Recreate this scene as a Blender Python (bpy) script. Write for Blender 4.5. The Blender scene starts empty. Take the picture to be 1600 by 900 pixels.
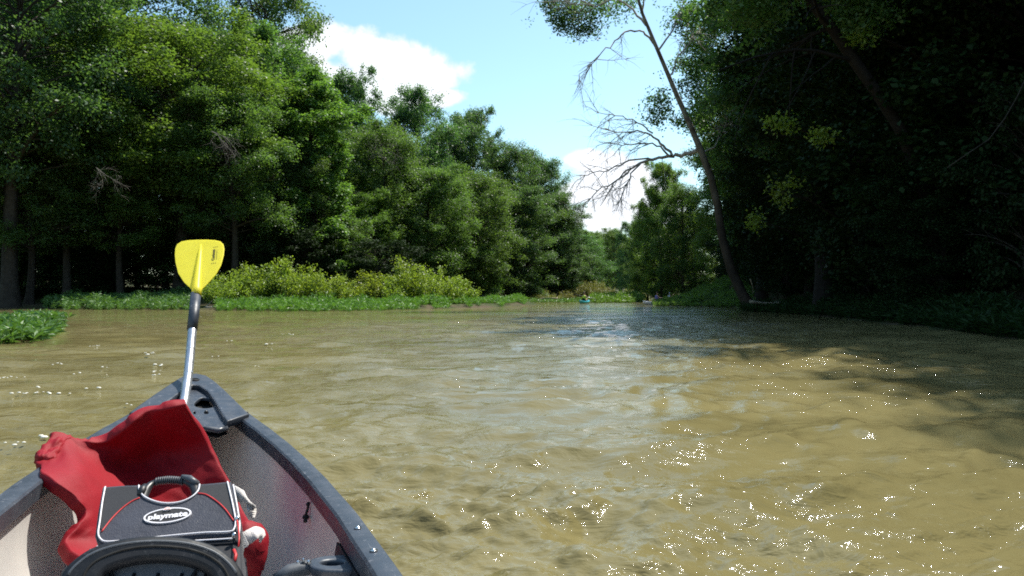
import bpy, bmesh, math, random
import numpy as np
from mathutils import Matrix, Vector, noise as mnoise
R = math.radians
sc = bpy.context.scene
col = sc.collection

# ------------------------------------------------------------------ camera
F = 1256.0
HC = 0.92
PITCH = math.atan(10 / F)
cam_d = bpy.data.cameras.new('camera')
cam = bpy.data.objects.new('camera', cam_d); col.objects.link(cam)
cam_d.sensor_width = 36; cam_d.lens = 36 * F / 1600
cam_d.clip_start = 0.05; cam_d.clip_end = 9000
cam.location = (0, 0, HC); cam.rotation_euler = (R(90) + PITCH, 0, 0)
sc.camera = cam

# ------------------------------------------------------------------ light
SUN_EL, SUN_AZ = R(61.5), R(52)          # azimuth: clockwise from +Y (to the right)
SKY_STRENGTH = 0.145
sun_vec = Vector((math.sin(SUN_AZ) * math.cos(SUN_EL), math.cos(SUN_AZ) * math.cos(SUN_EL), math.sin(SUN_EL)))
sd = bpy.data.lights.new('sun', 'SUN'); sd.energy = 5.0; sd.angle = R(0.53); sd.color = (1, .955, .87)
so = bpy.data.objects.new('sun', sd); col.objects.link(so)
so.rotation_euler = (-sun_vec).to_track_quat('-Z', 'Y').to_euler()
so.location = (0, 0, 60)

world = bpy.data.worlds.new('World'); sc.world = world; world.use_nodes = True
wn, wl = world.node_tree.nodes, world.node_tree.links
wn.clear()


class NG:
    """small node helper"""
    def __init__(s, nt): s.nt = nt
    def n(s, t, **k):
        o = s.nt.nodes.new(t)
        for a, b in k.items(): setattr(o, a, b)
        return o
    def put(s, sock, v):
        if isinstance(v, bpy.types.NodeSocket): s.nt.links.new(v, sock)
        else: sock.default_value = v
    def m(s, op, a, b=None, c=None, clamp=False):
        o = s.n('ShaderNodeMath', operation=op, use_clamp=clamp)
        s.put(o.inputs[0], a)
        if b is not None: s.put(o.inputs[1], b)
        if c is not None: s.put(o.inputs[2], c)
        return o.outputs[0]
    def vm(s, op, a, b=None):
        o = s.n('ShaderNodeVectorMath', operation=op)
        s.put(o.inputs[0], a)
        if b is not None: s.put(o.inputs[1], b)
        return o.outputs['Value'] if op in ('LENGTH', 'DOT_PRODUCT') else o.outputs[0]
    def noise(s, vec, scale, detail=4, rough=.5, dist=0.0):
        o = s.n('ShaderNodeTexNoise')
        if vec is not None: s.put(o.inputs['Vector'], vec)
        s.put(o.inputs['Scale'], scale); s.put(o.inputs['Detail'], detail)
        s.put(o.inputs['Roughness'], rough); s.put(o.inputs['Distortion'], dist)
        return o.outputs[0]
    def rng(s, v, a, b, c, d, smooth=False):
        o = s.n('ShaderNodeMapRange'); o.clamp = True
        if smooth: o.interpolation_type = 'SMOOTHSTEP'
        s.put(o.inputs[0], v)
        for i, q in enumerate((a, b, c, d)): s.put(o.inputs[i + 1], q)
        return o.outputs[0]
    def mix(s, f, a, b):
        o = s.n('ShaderNodeMix', data_type='RGBA')
        s.put(o.inputs[0], f)
        s.put(o.inputs[6], a if isinstance(a, bpy.types.NodeSocket) else (*a, 1)); s.put(o.inputs[7], b if isinstance(b, bpy.types.NodeSocket) else (*b, 1))
        return o.outputs[2]


g = NG(world.node_tree)
sky = g.n('ShaderNodeTexSky', sky_type='NISHITA', sun_disc=False)
sky.sun_elevation = SUN_EL; sky.sun_rotation = SUN_AZ
sky.air_density = 1.0; sky.dust_density = 1.0; sky.ozone_density = 1.4
skyc = g.vm('MULTIPLY', sky.outputs[0], (SKY_STRENGTH * .95, SKY_STRENGTH * 1.10, SKY_STRENGTH * 1.02))
tc = g.n('ShaderNodeTexCoord').outputs['Generated']
sep = g.n('ShaderNodeSeparateXYZ'); g.put(sep.inputs[0], tc)
yy = g.m('MAXIMUM', sep.outputs[1], 0.02)
cu = g.m('DIVIDE', sep.outputs[0], yy); cv = g.m('DIVIDE', sep.outputs[2], yy)


def blob(px, py, rx, ry):
    a = g.m('DIVIDE', g.m('SUBTRACT', cu, (px - 800) / F), rx / F)
    b = g.m('DIVIDE', g.m('SUBTRACT', cv, (460 - py) / F), ry / F)
    d = g.m('SQRT', g.m('ADD', g.m('MULTIPLY', a, a), g.m('MULTIPLY', b, b)))
    return g.m('SUBTRACT', 1.0, d)


cn = g.noise(tc, 9.0, 9, .58, .25)
cn2 = g.noise(tc, 26.0, 6, .6, .2)
field = None
for b in [(590, 88, 120, 56), (490, 70, 90, 52), (655, 115, 95, 48), (610, 145, 120, 34), (700, 152, 46, 20), (520, 120, 80, 50),
          (960, 290, 76, 48), (1010, 320, 80, 44), (905, 302, 44, 24), (935, 340, 60, 40), (918, 250, 34, 16)]:
    q = blob(*b)
    field = q if field is None else g.m('MAXIMUM', field, q)
dens = g.m('ADD', field, g.m('ADD', g.m('MULTIPLY', g.m('SUBTRACT', cn, .5), 2.0), g.m('MULTIPLY', g.m('SUBTRACT', cn2, .5), .8)))
ahead = g.rng(sep.outputs[1], .05, .12, 0, 1)
mask1 = g.m('MULTIPLY', g.rng(dens, .04, .42, 0, 1, True), ahead)
gc = g.noise(tc, 2.6, 9, .56, .3)
mask2 = g.m('MULTIPLY', g.rng(gc, .60, .72, 0, 1, True), g.rng(sep.outputs[1], .75, .45, 0, 1))
mask = g.m('MAXIMUM', mask1, mask2)
shade = g.rng(g.m('ADD', dens, g.m('MULTIPLY', g.m('SUBTRACT', cn2, .5), 1.2)), .1, .9, .74, 1.0)
cloudc = g.mix(shade, (.0, .0, .0), (.84, .88, .94))
cl = g.mix(mask, skyc, cloudc)
bg = g.n('ShaderNodeBackground'); g.put(bg.inputs[0], cl); bg.inputs[1].default_value = 1.0
wo = g.n('ShaderNodeOutputWorld'); g.put(wo.inputs[0], bg.outputs[0])

vs = sc.view_settings
vs.view_transform = 'Standard'; vs.look = 'None'; vs.exposure = 0.66; vs.gamma = 1.0
sc.render.engine = 'CYCLES'
cy = sc.cycles
cy.max_bounces = 7; cy.diffuse_bounces = 3; cy.glossy_bounces = 3; cy.transmission_bounces = 4; cy.transparent_max_bounces = 6
cy.volume_bounces = 0
cy.caustics_reflective = False; cy.caustics_refractive = False
cy.use_denoising = False
cy.sample_clamp_indirect = 1.0
cy.filter_width = 1.8
cy.use_adaptive_sampling = False


# ------------------------------------------------------------------ helpers
def at(px, py, Y):
    a = (px - 800) / F; b = (450 - py) / F
    d = Vector((a, math.cos(PITCH) - b * math.sin(PITCH), math.sin(PITCH) + b * math.cos(PITCH)))
    return Vector((0, 0, HC)) + d * (Y / d.y)


def ray_plane(px, py, p0, n):
    o = Vector((0, 0, HC)); d = at(px, py, 1.0) - o
    return o + d * ((p0 - o).dot(n) / d.dot(n))


def mesh_np(name, V, Q, smooth=False):
    """V (n,3), Q (m,k) same k"""
    V = np.ascontiguousarray(V, dtype=np.float32); Q = np.ascontiguousarray(Q, dtype=np.int32)
    me = bpy.data.meshes.new(name)
    m, k = Q.shape
    me.vertices.add(len(V)); me.vertices.foreach_set('co', V.ravel())
    me.loops.add(m * k); me.loops.foreach_set('vertex_index', Q.ravel())
    me.polygons.add(m)
    me.polygons.foreach_set('loop_start', np.arange(0, m * k, k, dtype=np.int32))
    me.polygons.foreach_set('loop_total', np.full(m, k, dtype=np.int32))
    if smooth: me.polygons.foreach_set('use_smooth', np.ones(m, dtype=bool))
    me.update(calc_edges=True); me.validate()
    return me


class MB:
    def __init__(s): s.v = []; s.f = []
    def add(s, v, f):
        o = len(s.v); s.v += [tuple(p) for p in v]; s.f += [tuple(i + o for i in q) for q in f]
        return s
    def tube(s, pts, rad, n=8, cap=True):
        pts = [Vector(p) for p in pts]; m = len(pts)
        if not hasattr(rad, '__len__'): rad = [rad] * m
        prev = None; V = []
        for i, p in enumerate(pts):
            t = (pts[min(i + 1, m - 1)] - pts[max(i - 1, 0)])
            t = t.normalized() if t.length > 1e-9 else Vector((0, 0, 1))
            if prev is None:
                a = Vector((0, 0, 1)) if abs(t.z) < .9 else Vector((1, 0, 0))
                x = t.cross(a).normalized()
            else:
                x = prev - t * prev.dot(t)
                x = x.normalized() if x.length > 1e-6 else t.orthogonal().normalized()
            prev = x; y = t.cross(x)
            for k in range(n):
                c = 2 * math.pi * k / n
                V.append(p + (x * math.cos(c) + y * math.sin(c)) * rad[i])
        Fc = [(i * n + k, i * n + (k + 1) % n, (i + 1) * n + (k + 1) % n, (i + 1) * n + k) for i in range(m - 1) for k in range(n)]
        if cap: Fc += [tuple(range(n))[::-1], tuple(range((m - 1) * n, m * n))]
        return s.add(V, Fc)
    def box(s, c, h, M=None):
        V = []
        for x in (-1, 1):
            for y in (-1, 1):
                for z in (-1, 1):
                    p = Vector((c[0] + x * h[0], c[1] + y * h[1], c[2] + z * h[2]))
                    V.append(M @ p if M else p)
        return s.add(V, [(0, 1, 3, 2), (4, 6, 7, 5), (0, 4, 5, 1), (2, 3, 7, 6), (0, 2, 6, 4), (1, 5, 7, 3)])
    def ball(s, c, r, n=10, m=7):
        c = Vector(c)
        if not hasattr(r, '__len__'): r = (r, r, r)
        V = [(c.x, c.y, c.z + r[2])]
        for i in range(1, m):
            a = math.pi * i / m
            for k in range(n):
                b = 2 * math.pi * k / n
                V.append((c.x + r[0] * math.sin(a) * math.cos(b), c.y + r[1] * math.sin(a) * math.sin(b), c.z + r[2] * math.cos(a)))
        V.append((c.x, c.y, c.z - r[2])); L = len(V) - 1
        Fc = [(0, 1 + k, 1 + (k + 1) % n) for k in range(n)]
        for i in range(m - 2):
            Fc += [(1 + i * n + k, 1 + (i + 1) * n + k, 1 + (i + 1) * n + (k + 1) % n, 1 + i * n + (k + 1) % n) for k in range(n)]
        Fc += [(L, 1 + (m - 2) * n + (k + 1) % n, 1 + (m - 2) * n + k) for k in range(n)]
        return s.add(V, Fc)
    def mesh(s, name, smooth=True):
        me = bpy.data.meshes.new(name); me.from_pydata(s.v, [], s.f)
        bm = bmesh.new(); bm.from_mesh(me); bmesh.ops.recalc_face_normals(bm, faces=bm.faces); bm.to_mesh(me); bm.free()
        if smooth:
            for p in me.polygons: p.use_smooth = True
        me.update(); return me


def tag(o, label=None, cat=None, group=None, kind=None):
    for k, v in (('label', label), ('category', cat), ('group', group), ('kind', kind)):
        if v: o[k] = v
    return o


ROOTM = {}


def empty(name, M):
    o = bpy.data.objects.new(name, None); col.objects.link(o)
    if not isinstance(M, Matrix): M = Matrix.Translation(Vector(M))
    o.matrix_world = M; o.empty_display_size = .2
    ROOTM[o.name] = M.copy()
    return o


def rootm(o):
    while o.parent: o = o.parent
    return ROOTM.get(o.name, Matrix.Identity(4))


def link(name, me, mat=None, parent=None, local=False):
    """me is in world coordinates unless local"""
    if parent is not None and not local:
        me.transform(rootm(parent).inverted())
    o = bpy.data.objects.new(name, me); col.objects.link(o)
    if mat is not None and hasattr(me, 'materials') and len(me.materials) == 0: me.materials.append(mat)
    if parent is not None: o.parent = parent
    return o


def autosmooth(o, ang=40):
    for p in o.data.polygons: p.use_smooth = True
    bm = bmesh.new(); bm.from_mesh(o.data)
    for e in bm.edges:
        if len(e.link_faces) == 2 and e.calc_face_angle(0) > R(ang): e.smooth = False
    bm.to_mesh(o.data); bm.free()
    return o


def bevel(o, w, seg=2, ang=35):
    m = o.modifiers.new('bevel', 'BEVEL'); m.width = w; m.segments = seg; m.limit_method = 'ANGLE'; m.angle_limit = R(ang)
    return o


def frame_of(p0, xdir, n):
    n = n.normalized(); x = (xdir - n * xdir.dot(n)).normalized(); y = n.cross(x)
    return Matrix(((x.x, y.x, n.x, p0.x), (x.y, y.y, n.y, p0.y), (x.z, y.z, n.z, p0.z), (0, 0, 0, 1)))


def plate_mesh(loops2d, thick, M, bev=0.0, smooth_loops=()):
    """filled 2D curve with holes, extruded symmetric about the plane of M"""
    cu_ = bpy.data.curves.new('plate', 'CURVE'); cu_.dimensions = '2D'; cu_.fill_mode = 'BOTH'
    cu_.extrude = thick / 2 - bev; cu_.bevel_depth = bev; cu_.bevel_resolution = 2; cu_.resolution_u = 8
    for i, L in enumerate(loops2d):
        sm = i in smooth_loops
        sp = cu_.splines.new('BEZIER' if sm else 'POLY')
        if sm:
            sp.bezier_points.add(len(L) - 1)
            for bp, p in zip(sp.bezier_points, L):
                bp.co = (p[0], p[1], 0); bp.handle_left_type = bp.handle_right_type = 'AUTO'
        else:
            sp.points.add(len(L) - 1)
            for q, p in zip(sp.points, L): q.co = (p[0], p[1], 0, 1)
        sp.use_cyclic_u = True
    o = bpy.data.objects.new('tmp', cu_); col.objects.link(o)
    dg = bpy.context.evaluated_depsgraph_get()
    me = bpy.data.meshes.new_from_object(o.evaluated_get(dg))
    bpy.data.objects.remove(o); bpy.data.curves.remove(cu_)
    me.materials.clear(); me.transform(M)
    return me


# ------------------------------------------------------------------ materials
def mat(name):
    m = bpy.data.materials.new(name); m.use_nodes = True
    nt = m.node_tree; nt.nodes.clear(); q = NG(nt)
    out = q.n('ShaderNodeOutputMaterial')
    p = q.n('ShaderNodeBsdfPrincipled'); q.put(out.inputs[0], p.outputs[0])
    return m, q, p, out


def simple(name, c1, c2=None, rough=.5, scale=20, bump=0.0, bscale=None, spec=.5, metal=0, sub=0, detail=4, contrast=(.35, .65), bdist=.003):
    m, q, p, out = mat(name)
    co = q.n('ShaderNodeTexCoord').outputs['Object']
    if c2 is None: c2 = tuple(x * .8 for x in c1)
    nz = q.noise(co, scale, detail, .6)
    q.put(p.inputs['Base Color'], q.mix(q.rng(nz, *contrast, 0, 1), c1, c2))
    q.put(p.inputs['Roughness'], q.rng(q.noise(co, scale * 2.3, 3), .3, .7, rough * .85, min(1, rough * 1.15)))
    p.inputs['Metallic'].default_value = metal
    p.inputs['Specular IOR Level'].default_value = spec
    if bump:
        b = q.n('ShaderNodeBump'); b.inputs['Strength'].default_value = bump; b.inputs['Distance'].default_value = bdist
        q.put(b.inputs['Height'], q.noise(co, bscale or scale * 4, 5, .6)); q.put(p.inputs['Normal'], b.outputs[0])
    return m


def leaf_mat(name, c1, c2, trans=.35, tcol=None, rough=.45, spec=.4):
    m, q, p, out = mat(name)
    geo = q.n('ShaderNodeNewGeometry'); oi = q.n('ShaderNodeObjectInfo')
    ri = geo.outputs['Random Per Island']
    c = q.mix(ri, c1, c2)
    hsv = q.n('ShaderNodeHueSaturation'); q.put(hsv.inputs['Color'], c)
    q.put(hsv.inputs['Hue'], q.rng(oi.outputs['Random'], 0, 1, .485, .512))
    q.put(hsv.inputs['Value'], q.rng(oi.outputs['Random'], 0, 1, .85, 1.15))
    cc = hsv.outputs[0]
    q.put(p.inputs['Base Color'], cc); p.inputs['Roughness'].default_value = rough
    p.inputs['Specular IOR Level'].default_value = spec
    tr = q.n('ShaderNodeBsdfTranslucent')
    tv = q.vm('MULTIPLY', cc, tcol or (1.5, 1.55, .55)); q.put(tr.inputs[0], tv)
    mx = q.n('ShaderNodeMixShader'); mx.inputs[0].default_value = trans
    q.put(mx.inputs[1], p.outputs[0]); q.put(mx.inputs[2], tr.outputs[0]); q.put(out.inputs[0], mx.outputs[0])
    return m


M = {}
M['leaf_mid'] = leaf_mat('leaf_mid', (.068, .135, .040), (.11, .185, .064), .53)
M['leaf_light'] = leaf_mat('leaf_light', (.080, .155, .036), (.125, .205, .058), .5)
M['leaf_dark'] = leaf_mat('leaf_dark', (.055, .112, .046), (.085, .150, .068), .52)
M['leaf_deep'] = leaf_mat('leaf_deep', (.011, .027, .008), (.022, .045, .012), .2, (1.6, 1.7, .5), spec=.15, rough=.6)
M['leaf_shrub'] = leaf_mat('leaf_shrub', (.16, .23, .035), (.23, .30, .065), .45)
M['leaf_grass'] = leaf_mat('leaf_grass', (.07, .17, .03), (.12, .24, .05), .35)
M['leaf_weed'] = leaf_mat('leaf_weed', (.06, .14, .035), (.11, .20, .06), .3)
M['leaf_dry'] = leaf_mat('leaf_dry', (.16, .19, .06), (.26, .25, .10), .3)
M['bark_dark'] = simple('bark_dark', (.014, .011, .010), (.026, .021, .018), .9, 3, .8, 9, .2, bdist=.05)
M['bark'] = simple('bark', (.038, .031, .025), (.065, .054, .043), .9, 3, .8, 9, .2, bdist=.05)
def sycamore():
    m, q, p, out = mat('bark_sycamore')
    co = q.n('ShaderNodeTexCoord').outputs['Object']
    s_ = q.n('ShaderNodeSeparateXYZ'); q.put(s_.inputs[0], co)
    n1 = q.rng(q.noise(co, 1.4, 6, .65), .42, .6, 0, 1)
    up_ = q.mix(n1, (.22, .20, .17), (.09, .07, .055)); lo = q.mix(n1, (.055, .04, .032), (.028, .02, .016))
    q.put(p.inputs['Base Color'], q.mix(q.rng(q.m('ADD', s_.outputs[2], q.m('MULTIPLY', q.noise(co, .6), 3.0)), 6.5, 11.5, 0, 1), lo, up_))  # browner lower bark; also paints shade over the sunlit foot of the trunk
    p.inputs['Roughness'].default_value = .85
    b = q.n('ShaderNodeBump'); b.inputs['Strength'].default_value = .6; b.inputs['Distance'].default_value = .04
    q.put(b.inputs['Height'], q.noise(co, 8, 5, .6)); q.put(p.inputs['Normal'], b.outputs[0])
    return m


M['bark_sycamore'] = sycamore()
M['bark_pale'] = simple('bark_pale', (.20, .175, .15), (.085, .065, .05), .85, 1.3, .5, 9, .2, bdist=.03)
M['twig_pale'] = simple('twig_pale', (.46, .42, .37), (.26, .23, .20), .85, 4, 0, spec=.2)
M['twig_grey'] = simple('twig_grey', (.15, .135, .115), (.09, .08, .07), .85, 4, 0, spec=.2)
M['stone'] = simple('stone', (.48, .44, .38), (.28, .25, .2), .9, 3, .6, 8, .3, bdist=.03)
M['driftwood'] = simple('driftwood', (.40, .35, .28), (.22, .18, .14), .9, 5, .5, 20, .2, bdist=.01)


def ground_mat():
    m, q, p, out = mat('ground')
    co = q.n('ShaderNodeTexCoord').outputs['Object']
    n1 = q.noise(co, .35, 6, .6); n2 = q.noise(co, 4, 6, .7)
    soil = q.mix(q.rng(n2, .3, .7, 0, 1), (.05, .035, .02), (.11, .085, .05))
    litter = q.mix(q.rng(n2, .35, .65, 0, 1), (.02, .03, .012), (.06, .075, .02))
    c = q.mix(q.rng(n1, .4, .58, 0, 1), soil, litter)
    q.put(p.inputs['Base Color'], c); p.inputs['Roughness'].default_value = .95
    p.inputs['Specular IOR Level'].default_value = .2
    b = q.n('ShaderNodeBump'); b.inputs['Strength'].default_value = .8; b.inputs['Distance'].default_value = .1
    q.put(b.inputs['Height'], n2); q.put(p.inputs['Normal'], b.outputs[0])
    return m


def water_mat():
    m, q, p, out = mat('river_water')
    co = q.n('ShaderNodeTexCoord').outputs['Object']
    mp = q.n('ShaderNodeMapping'); q.put(mp.inputs[0], co); mp.inputs['Scale'].default_value = (.5, 1.0, 1.0); mp.inputs['Rotation'].default_value = (0, 0, R(-14))
    v = mp.outputs[0]
    silt = q.rng(q.noise(v, .5, 5, .6, .8), .3, .7, 0, 1)
    q.put(p.inputs['Base Color'], q.mix(silt, (.130, .111, .046), (.190, .162, .071)))
    p.inputs['Roughness'].default_value = .035
    p.inputs['IOR'].default_value = 1.33
    p.inputs['Specular IOR Level'].default_value = .5
    a = q.noise(v, 1.5, 3, .55, .6)
    b_ = q.noise(v, 5.5, 4, .6, .8)
    c_ = q.noise(v, 19., 4, .62, .6)
    patch = q.rng(q.noise(v, .33, 3, .5, .4), .36, .64, .35, 1.25)
    d2 = q.vm('LENGTH', q.vm('MULTIPLY', q.vm('SUBTRACT', co, (3.5, 23, 0)), (1 / 12, 1 / 8, 0)))
    patch = q.m('MULTIPLY', patch, q.rng(d2, .3, 1.1, 2.4, 1.0, True))
    rd = q.rng(q.vm('LENGTH', co), 3.0, 13.0, .6, 1.0)
    h = q.m('ADD', q.m('MULTIPLY', rd, q.m('ADD', q.m('MULTIPLY', a, .055), q.m('MULTIPLY', b_, .048))), q.m('MULTIPLY', c_, .0085))
    h = q.m('MULTIPLY', h, patch)
    bp = q.n('ShaderNodeBump'); bp.inputs['Strength'].default_value = 1.0; bp.inputs['Distance'].default_value = 1.0
    q.put(bp.inputs['Height'], h); q.put(p.inputs['Normal'], bp.outputs[0])
    return m


M['ground'] = ground_mat(); M['water'] = water_mat()

# ------------------------------------------------------------------ terrain
LEFT = [(-900, -900), (-46, -900), (-44, 20), (-41, 48), (-38, 56), (-33, 54), (-28, 50.5), (-20, 49), (-16, 46.5), (-8, 49), (-1, 57), (2.5, 74), (1.5, 86),
        (-1, 100), (0, 118), (6, 121), (9.5, 108), (8.5, 97), (13, 95), (16.5, 99), (17, 120), (30, 175), (70, 240), (160, 300), (900, 330), (900, 3000), (-900, 3000)]
RIGHT = [(900, -900), (8.5, -900), (9.5, 0), (10.8, 16), (11.4, 23), (13, 33), (14.6, 46), (16.5, 58), (13.5, 66), (13.4, 73), (19, 80), (24, 110), (40, 150), (90, 215), (200, 270), (900, 300)]


def sdist(P, poly):
    poly = np.array(poly, float); n = len(poly)
    d = np.full(len(P), 1e9); inside = np.zeros(len(P), bool)
    for i in range(n):
        a = poly[i]; b = poly[(i + 1) % n]; ab = b - a
        t = np.clip(((P - a) @ ab) / (ab @ ab), 0, 1)
        d = np.minimum(d, np.hypot(*(P - a - t[:, None] * ab).T))
        c = (a[1] > P[:, 1]) != (b[1] > P[:, 1])
        with np.errstate(divide='ignore', invalid='ignore'):
            xi = a[0] + (P[:, 1] - a[1]) * ab[0] / (ab[1] if ab[1] != 0 else 1e-9)
        inside ^= c & (P[:, 0] < xi)
    return np.where(inside, d, -d)


def terrain(P):
    P = np.atleast_2d(np.array(P, float))
    wob = .5 * np.sin(P[:, 0] * .9 + 1.7 * np.sin(P[:, 1] * .6)) + .4 * np.sin(P[:, 1] * 1.3 + P[:, 0] * .5)
    dl = sdist(P, LEFT) + wob * .5; dr = sdist(P, RIGHT) + wob * .4
    s = lambda d, a, b: np.clip((d - a) / (b - a), 0, 1) ** 2 * (3 - 2 * np.clip((d - a) / (b - a), 0, 1))
    zl = -.7 + .7 * s(dl, -2.5, 0) + .22 * s(dl, 0, 1.2) + 1.3 * s(dl, 6, 16) + 5 * s(dl, 30, 160)
    zr = -.7 + .7 * s(dr, -2.5, 0) + .35 * s(dr, 0, 1.2) + 2.0 * s(dr, 1, 7) + 17 * s(dr, 4, 48)
    z = np.maximum(zl, zr)
    z += np.where(z > .3, .12 * np.sin(P[:, 0] * .7) * np.sin(P[:, 1] * .55 + 1), 0)
    return z


def gz(x, y): return float(terrain([(x, y)])[0])


xs = np.concatenate([-np.geomspace(900, 62, 26)[:-1], np.arange(-60, 60.1, .8), np.geomspace(62, 900, 26)[1:]])
ys = np.concatenate([-np.geomspace(900, 30, 20)[:-1], np.arange(-28, 135, .8), np.geomspace(136, 3000, 60)])
gx, gy = np.meshgrid(xs, ys, indexing='ij')
P2 = np.stack([gx.ravel(), gy.ravel()], 1)
V = np.column_stack([P2, terrain(P2)])
nx, ny = len(xs), len(ys)
I = np.arange(nx * ny).reshape(nx, ny)
Q = np.stack([I[:-1, :-1].ravel(), I[1:, :-1].ravel(), I[1:, 1:].ravel(), I[:-1, 1:].ravel()], 1)
gr = link('ground', mesh_np('ground', V, Q, True), M['ground'])
tag(gr, 'wooded river banks and river bed of dark soil', 'ground', kind='structure')

# ------------------------------------------------------------------ canoe frame
BOW = Vector((-1.337, 3.376, HC - .54))
CM = Matrix.Translation(BOW) @ Matrix.Rotation(R(20), 4, 'Z') @ Matrix.Rotation(R(3.5), 4, 'Y')
CMI = CM.inverted()
CLEN = 4.7


def w_half(s):
    s = min(s, CLEN - s)
    return float(np.interp(s, [0, .08, .2, .4, .6, .8, 1.0, 1.25, 1.6, 2.0, 2.4], [.028, .062, .118, .204, .27, .32, .357, .39, .42, .435, .44]))


def z_gun(s):
    s = min(s, CLEN - s)
    return .172 * math.exp(-s / .55)


# ------------------------------------------------------------------ water
rng = np.random.default_rng(5)
ang = np.concatenate([np.arange(-180, -46, 4.0), np.arange(-44, 44.01, .15), np.arange(46, 180.1, 4.0)])
ang[-1] = 180
rad = np.concatenate([[0.02, .3, .7, 1.1], 1 / np.linspace(1 / 1.45, 1 / 11.0, 500), np.geomspace(11.1, 120, 240), np.geomspace(130, 2500, 22)])
A, Rr = np.meshgrid(np.radians(ang), rad, indexing='ij')
WX = (Rr * np.sin(A)).ravel(); WY = (Rr * np.cos(A)).ravel(); RR = Rr.ravel()
sp = np.where(RR < 11, np.maximum(RR * RR * .0012, RR * .0028), RR * .0100)
wx = WX + .30 * np.sin(WY * .8 + .6 * np.sin(WX * .5)) + .10 * np.sin(WX * 1.9 + WY * 1.1 + 2)
wy = WY + .28 * np.sin(WX * .7 + 1.3) + .09 * np.sin(WX * 1.3 - WY * 2.1)
Z = np.zeros_like(WX)
pt = .5 + .5 * np.sin(WX * 1.1 + 2.2 * np.sin(WY * .9 + .4)) * np.sin(WY * 1.4 + 1.7 * np.sin(WX * .8))
pt = .65 + .65 * pt ** 1.5
sel = RR < 130
for k in range(190):
    lam = .05 * (34 ** (rng.random() ** .95)); kk = 2 * math.pi / lam
    th = rng.normal(R(90 + 10), R(36)); ph = rng.random() * 6.28
    amp = .0054 * lam ** .72
    fade = np.clip((lam / sp - 2.6) / 3, 0, 1)
    if lam < .3: fade = fade * pt
    q_ = sel & (fade > 0)
    arg = kk * (wx[q_] * math.cos(th) + wy[q_] * math.sin(th)) + ph
    Z[q_] += amp * fade[q_] * (np.exp(1.3 * (np.sin(arg) - 1)) * 1.7 - .7)
grp = .80 + .5 * (.5 + .5 * np.sin(WX * .61 + 1.5 * np.sin(WY * .42)) * np.sin(WY * .7 + np.sin(WX * .9)))
right = np.clip((WX + 3) / 8, 0, 1)
riff = np.exp(-((WX - 3) / 6) ** 2 - ((WY - 24) / 7) ** 2)
Z *= grp * (.8 + .35 * right) * (1 + .7 * riff) * (.3 + 1.0 / (1 + RR / 12))
# hull footprint pressed down
ci = np.array(CMI)
lx = ci[0, 0] * WX + ci[0, 1] * WY + ci[0, 3] + ci[0, 2] * 0
ly = -(ci[1, 0] * WX + ci[1, 1] * WY + ci[1, 3])
ww = np.interp(np.minimum(ly, CLEN - ly), [0, .08, .2, .4, .6, .8, 1.0, 1.25, 1.6, 2.0, 2.4], [.0, .03, .07, .15, .21, .26, .29, .33, .36, .37, .375])
inn = (ly > .1) & (ly < CLEN - .1) & (np.abs(lx) < ww)
Z = np.where(inn, -.25, Z)
na, nr = len(ang), len(rad)
I = np.arange(na * nr).reshape(na, nr)
Q = np.stack([I[:-1, :-1].ravel(), I[:-1, 1:].ravel(), I[1:, 1:].ravel(), I[1:, :-1].ravel()], 1)
wt = link('river_water', mesh_np('water', np.column_stack([WX, WY, Z]), Q, True), M['water'])
tag(wt, 'muddy olive brown river water with ripples and sun glints', 'river', kind='structure')

# ------------------------------------------------------------------ trees
def tubes_np(paths, sides=5):
    """paths: list of (pts (m,3), radii (m,)) -> quads"""
    V, Q = [], []; o = 0
    for pts, rad_ in paths:
        pts = np.asarray(pts, float); m = len(pts)
        t = np.gradient(pts, axis=0); t /= np.linalg.norm(t, axis=1)[:, None] + 1e-9
        a = np.array([0.31, .17, .93]) if abs(t[0, 2]) < .9 else np.array([1., .1, 0])
        x = np.cross(t, a); x /= np.linalg.norm(x, axis=1)[:, None] + 1e-9
        y = np.cross(t, x)
        c = np.linspace(0, 2 * math.pi, sides, endpoint=False)
        ring = pts[:, None] + (x[:, None] * np.cos(c)[None, :, None] + y[:, None] * np.sin(c)[None, :, None]) * np.asarray(rad_)[:, None, None]
        V.append(ring.reshape(-1, 3))
        i = np.arange(m * sides).reshape(m, sides) + o; j = np.roll(i, -1, 1)
        Q.append(np.stack([i[:-1], j[:-1], j[1:], i[1:]], -1).reshape(-1, 4)); o += m * sides
    return np.concatenate(V), np.concatenate(Q)


def leaves_np(rg, C, N, L, Wd, fold=.25):
    """C centres (n,3), N normals, L lengths, Wd widths -> rhombic folded leaves"""
    n = len(C)
    N = N / (np.linalg.norm(N, axis=1)[:, None] + 1e-9)
    r = rg.normal(size=(n, 3)); x = np.cross(N, r); x /= np.linalg.norm(x, axis=1)[:, None] + 1e-9
    y = np.cross(N, x)
    L = np.broadcast_to(L, n)[:, None]; Wd = np.broadcast_to(Wd, n)[:, None]
    up = N * (Wd * fold)
    V = np.stack([C - x * L * .5, C + y * Wd * .5 + up - x * L * .08, C + x * L * .5, C - y * Wd * .5 + up - x * L * .08], 1).reshape(-1, 3)
    Q = np.arange(n * 4).reshape(n, 4)
    return V, Q


def bez(p0, p1, p2, m):
    t = np.linspace(0, 1, m)[:, None]
    return (1 - t) ** 2 * p0 + 2 * t * (1 - t) * p1 + t ** 2 * p2


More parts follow.
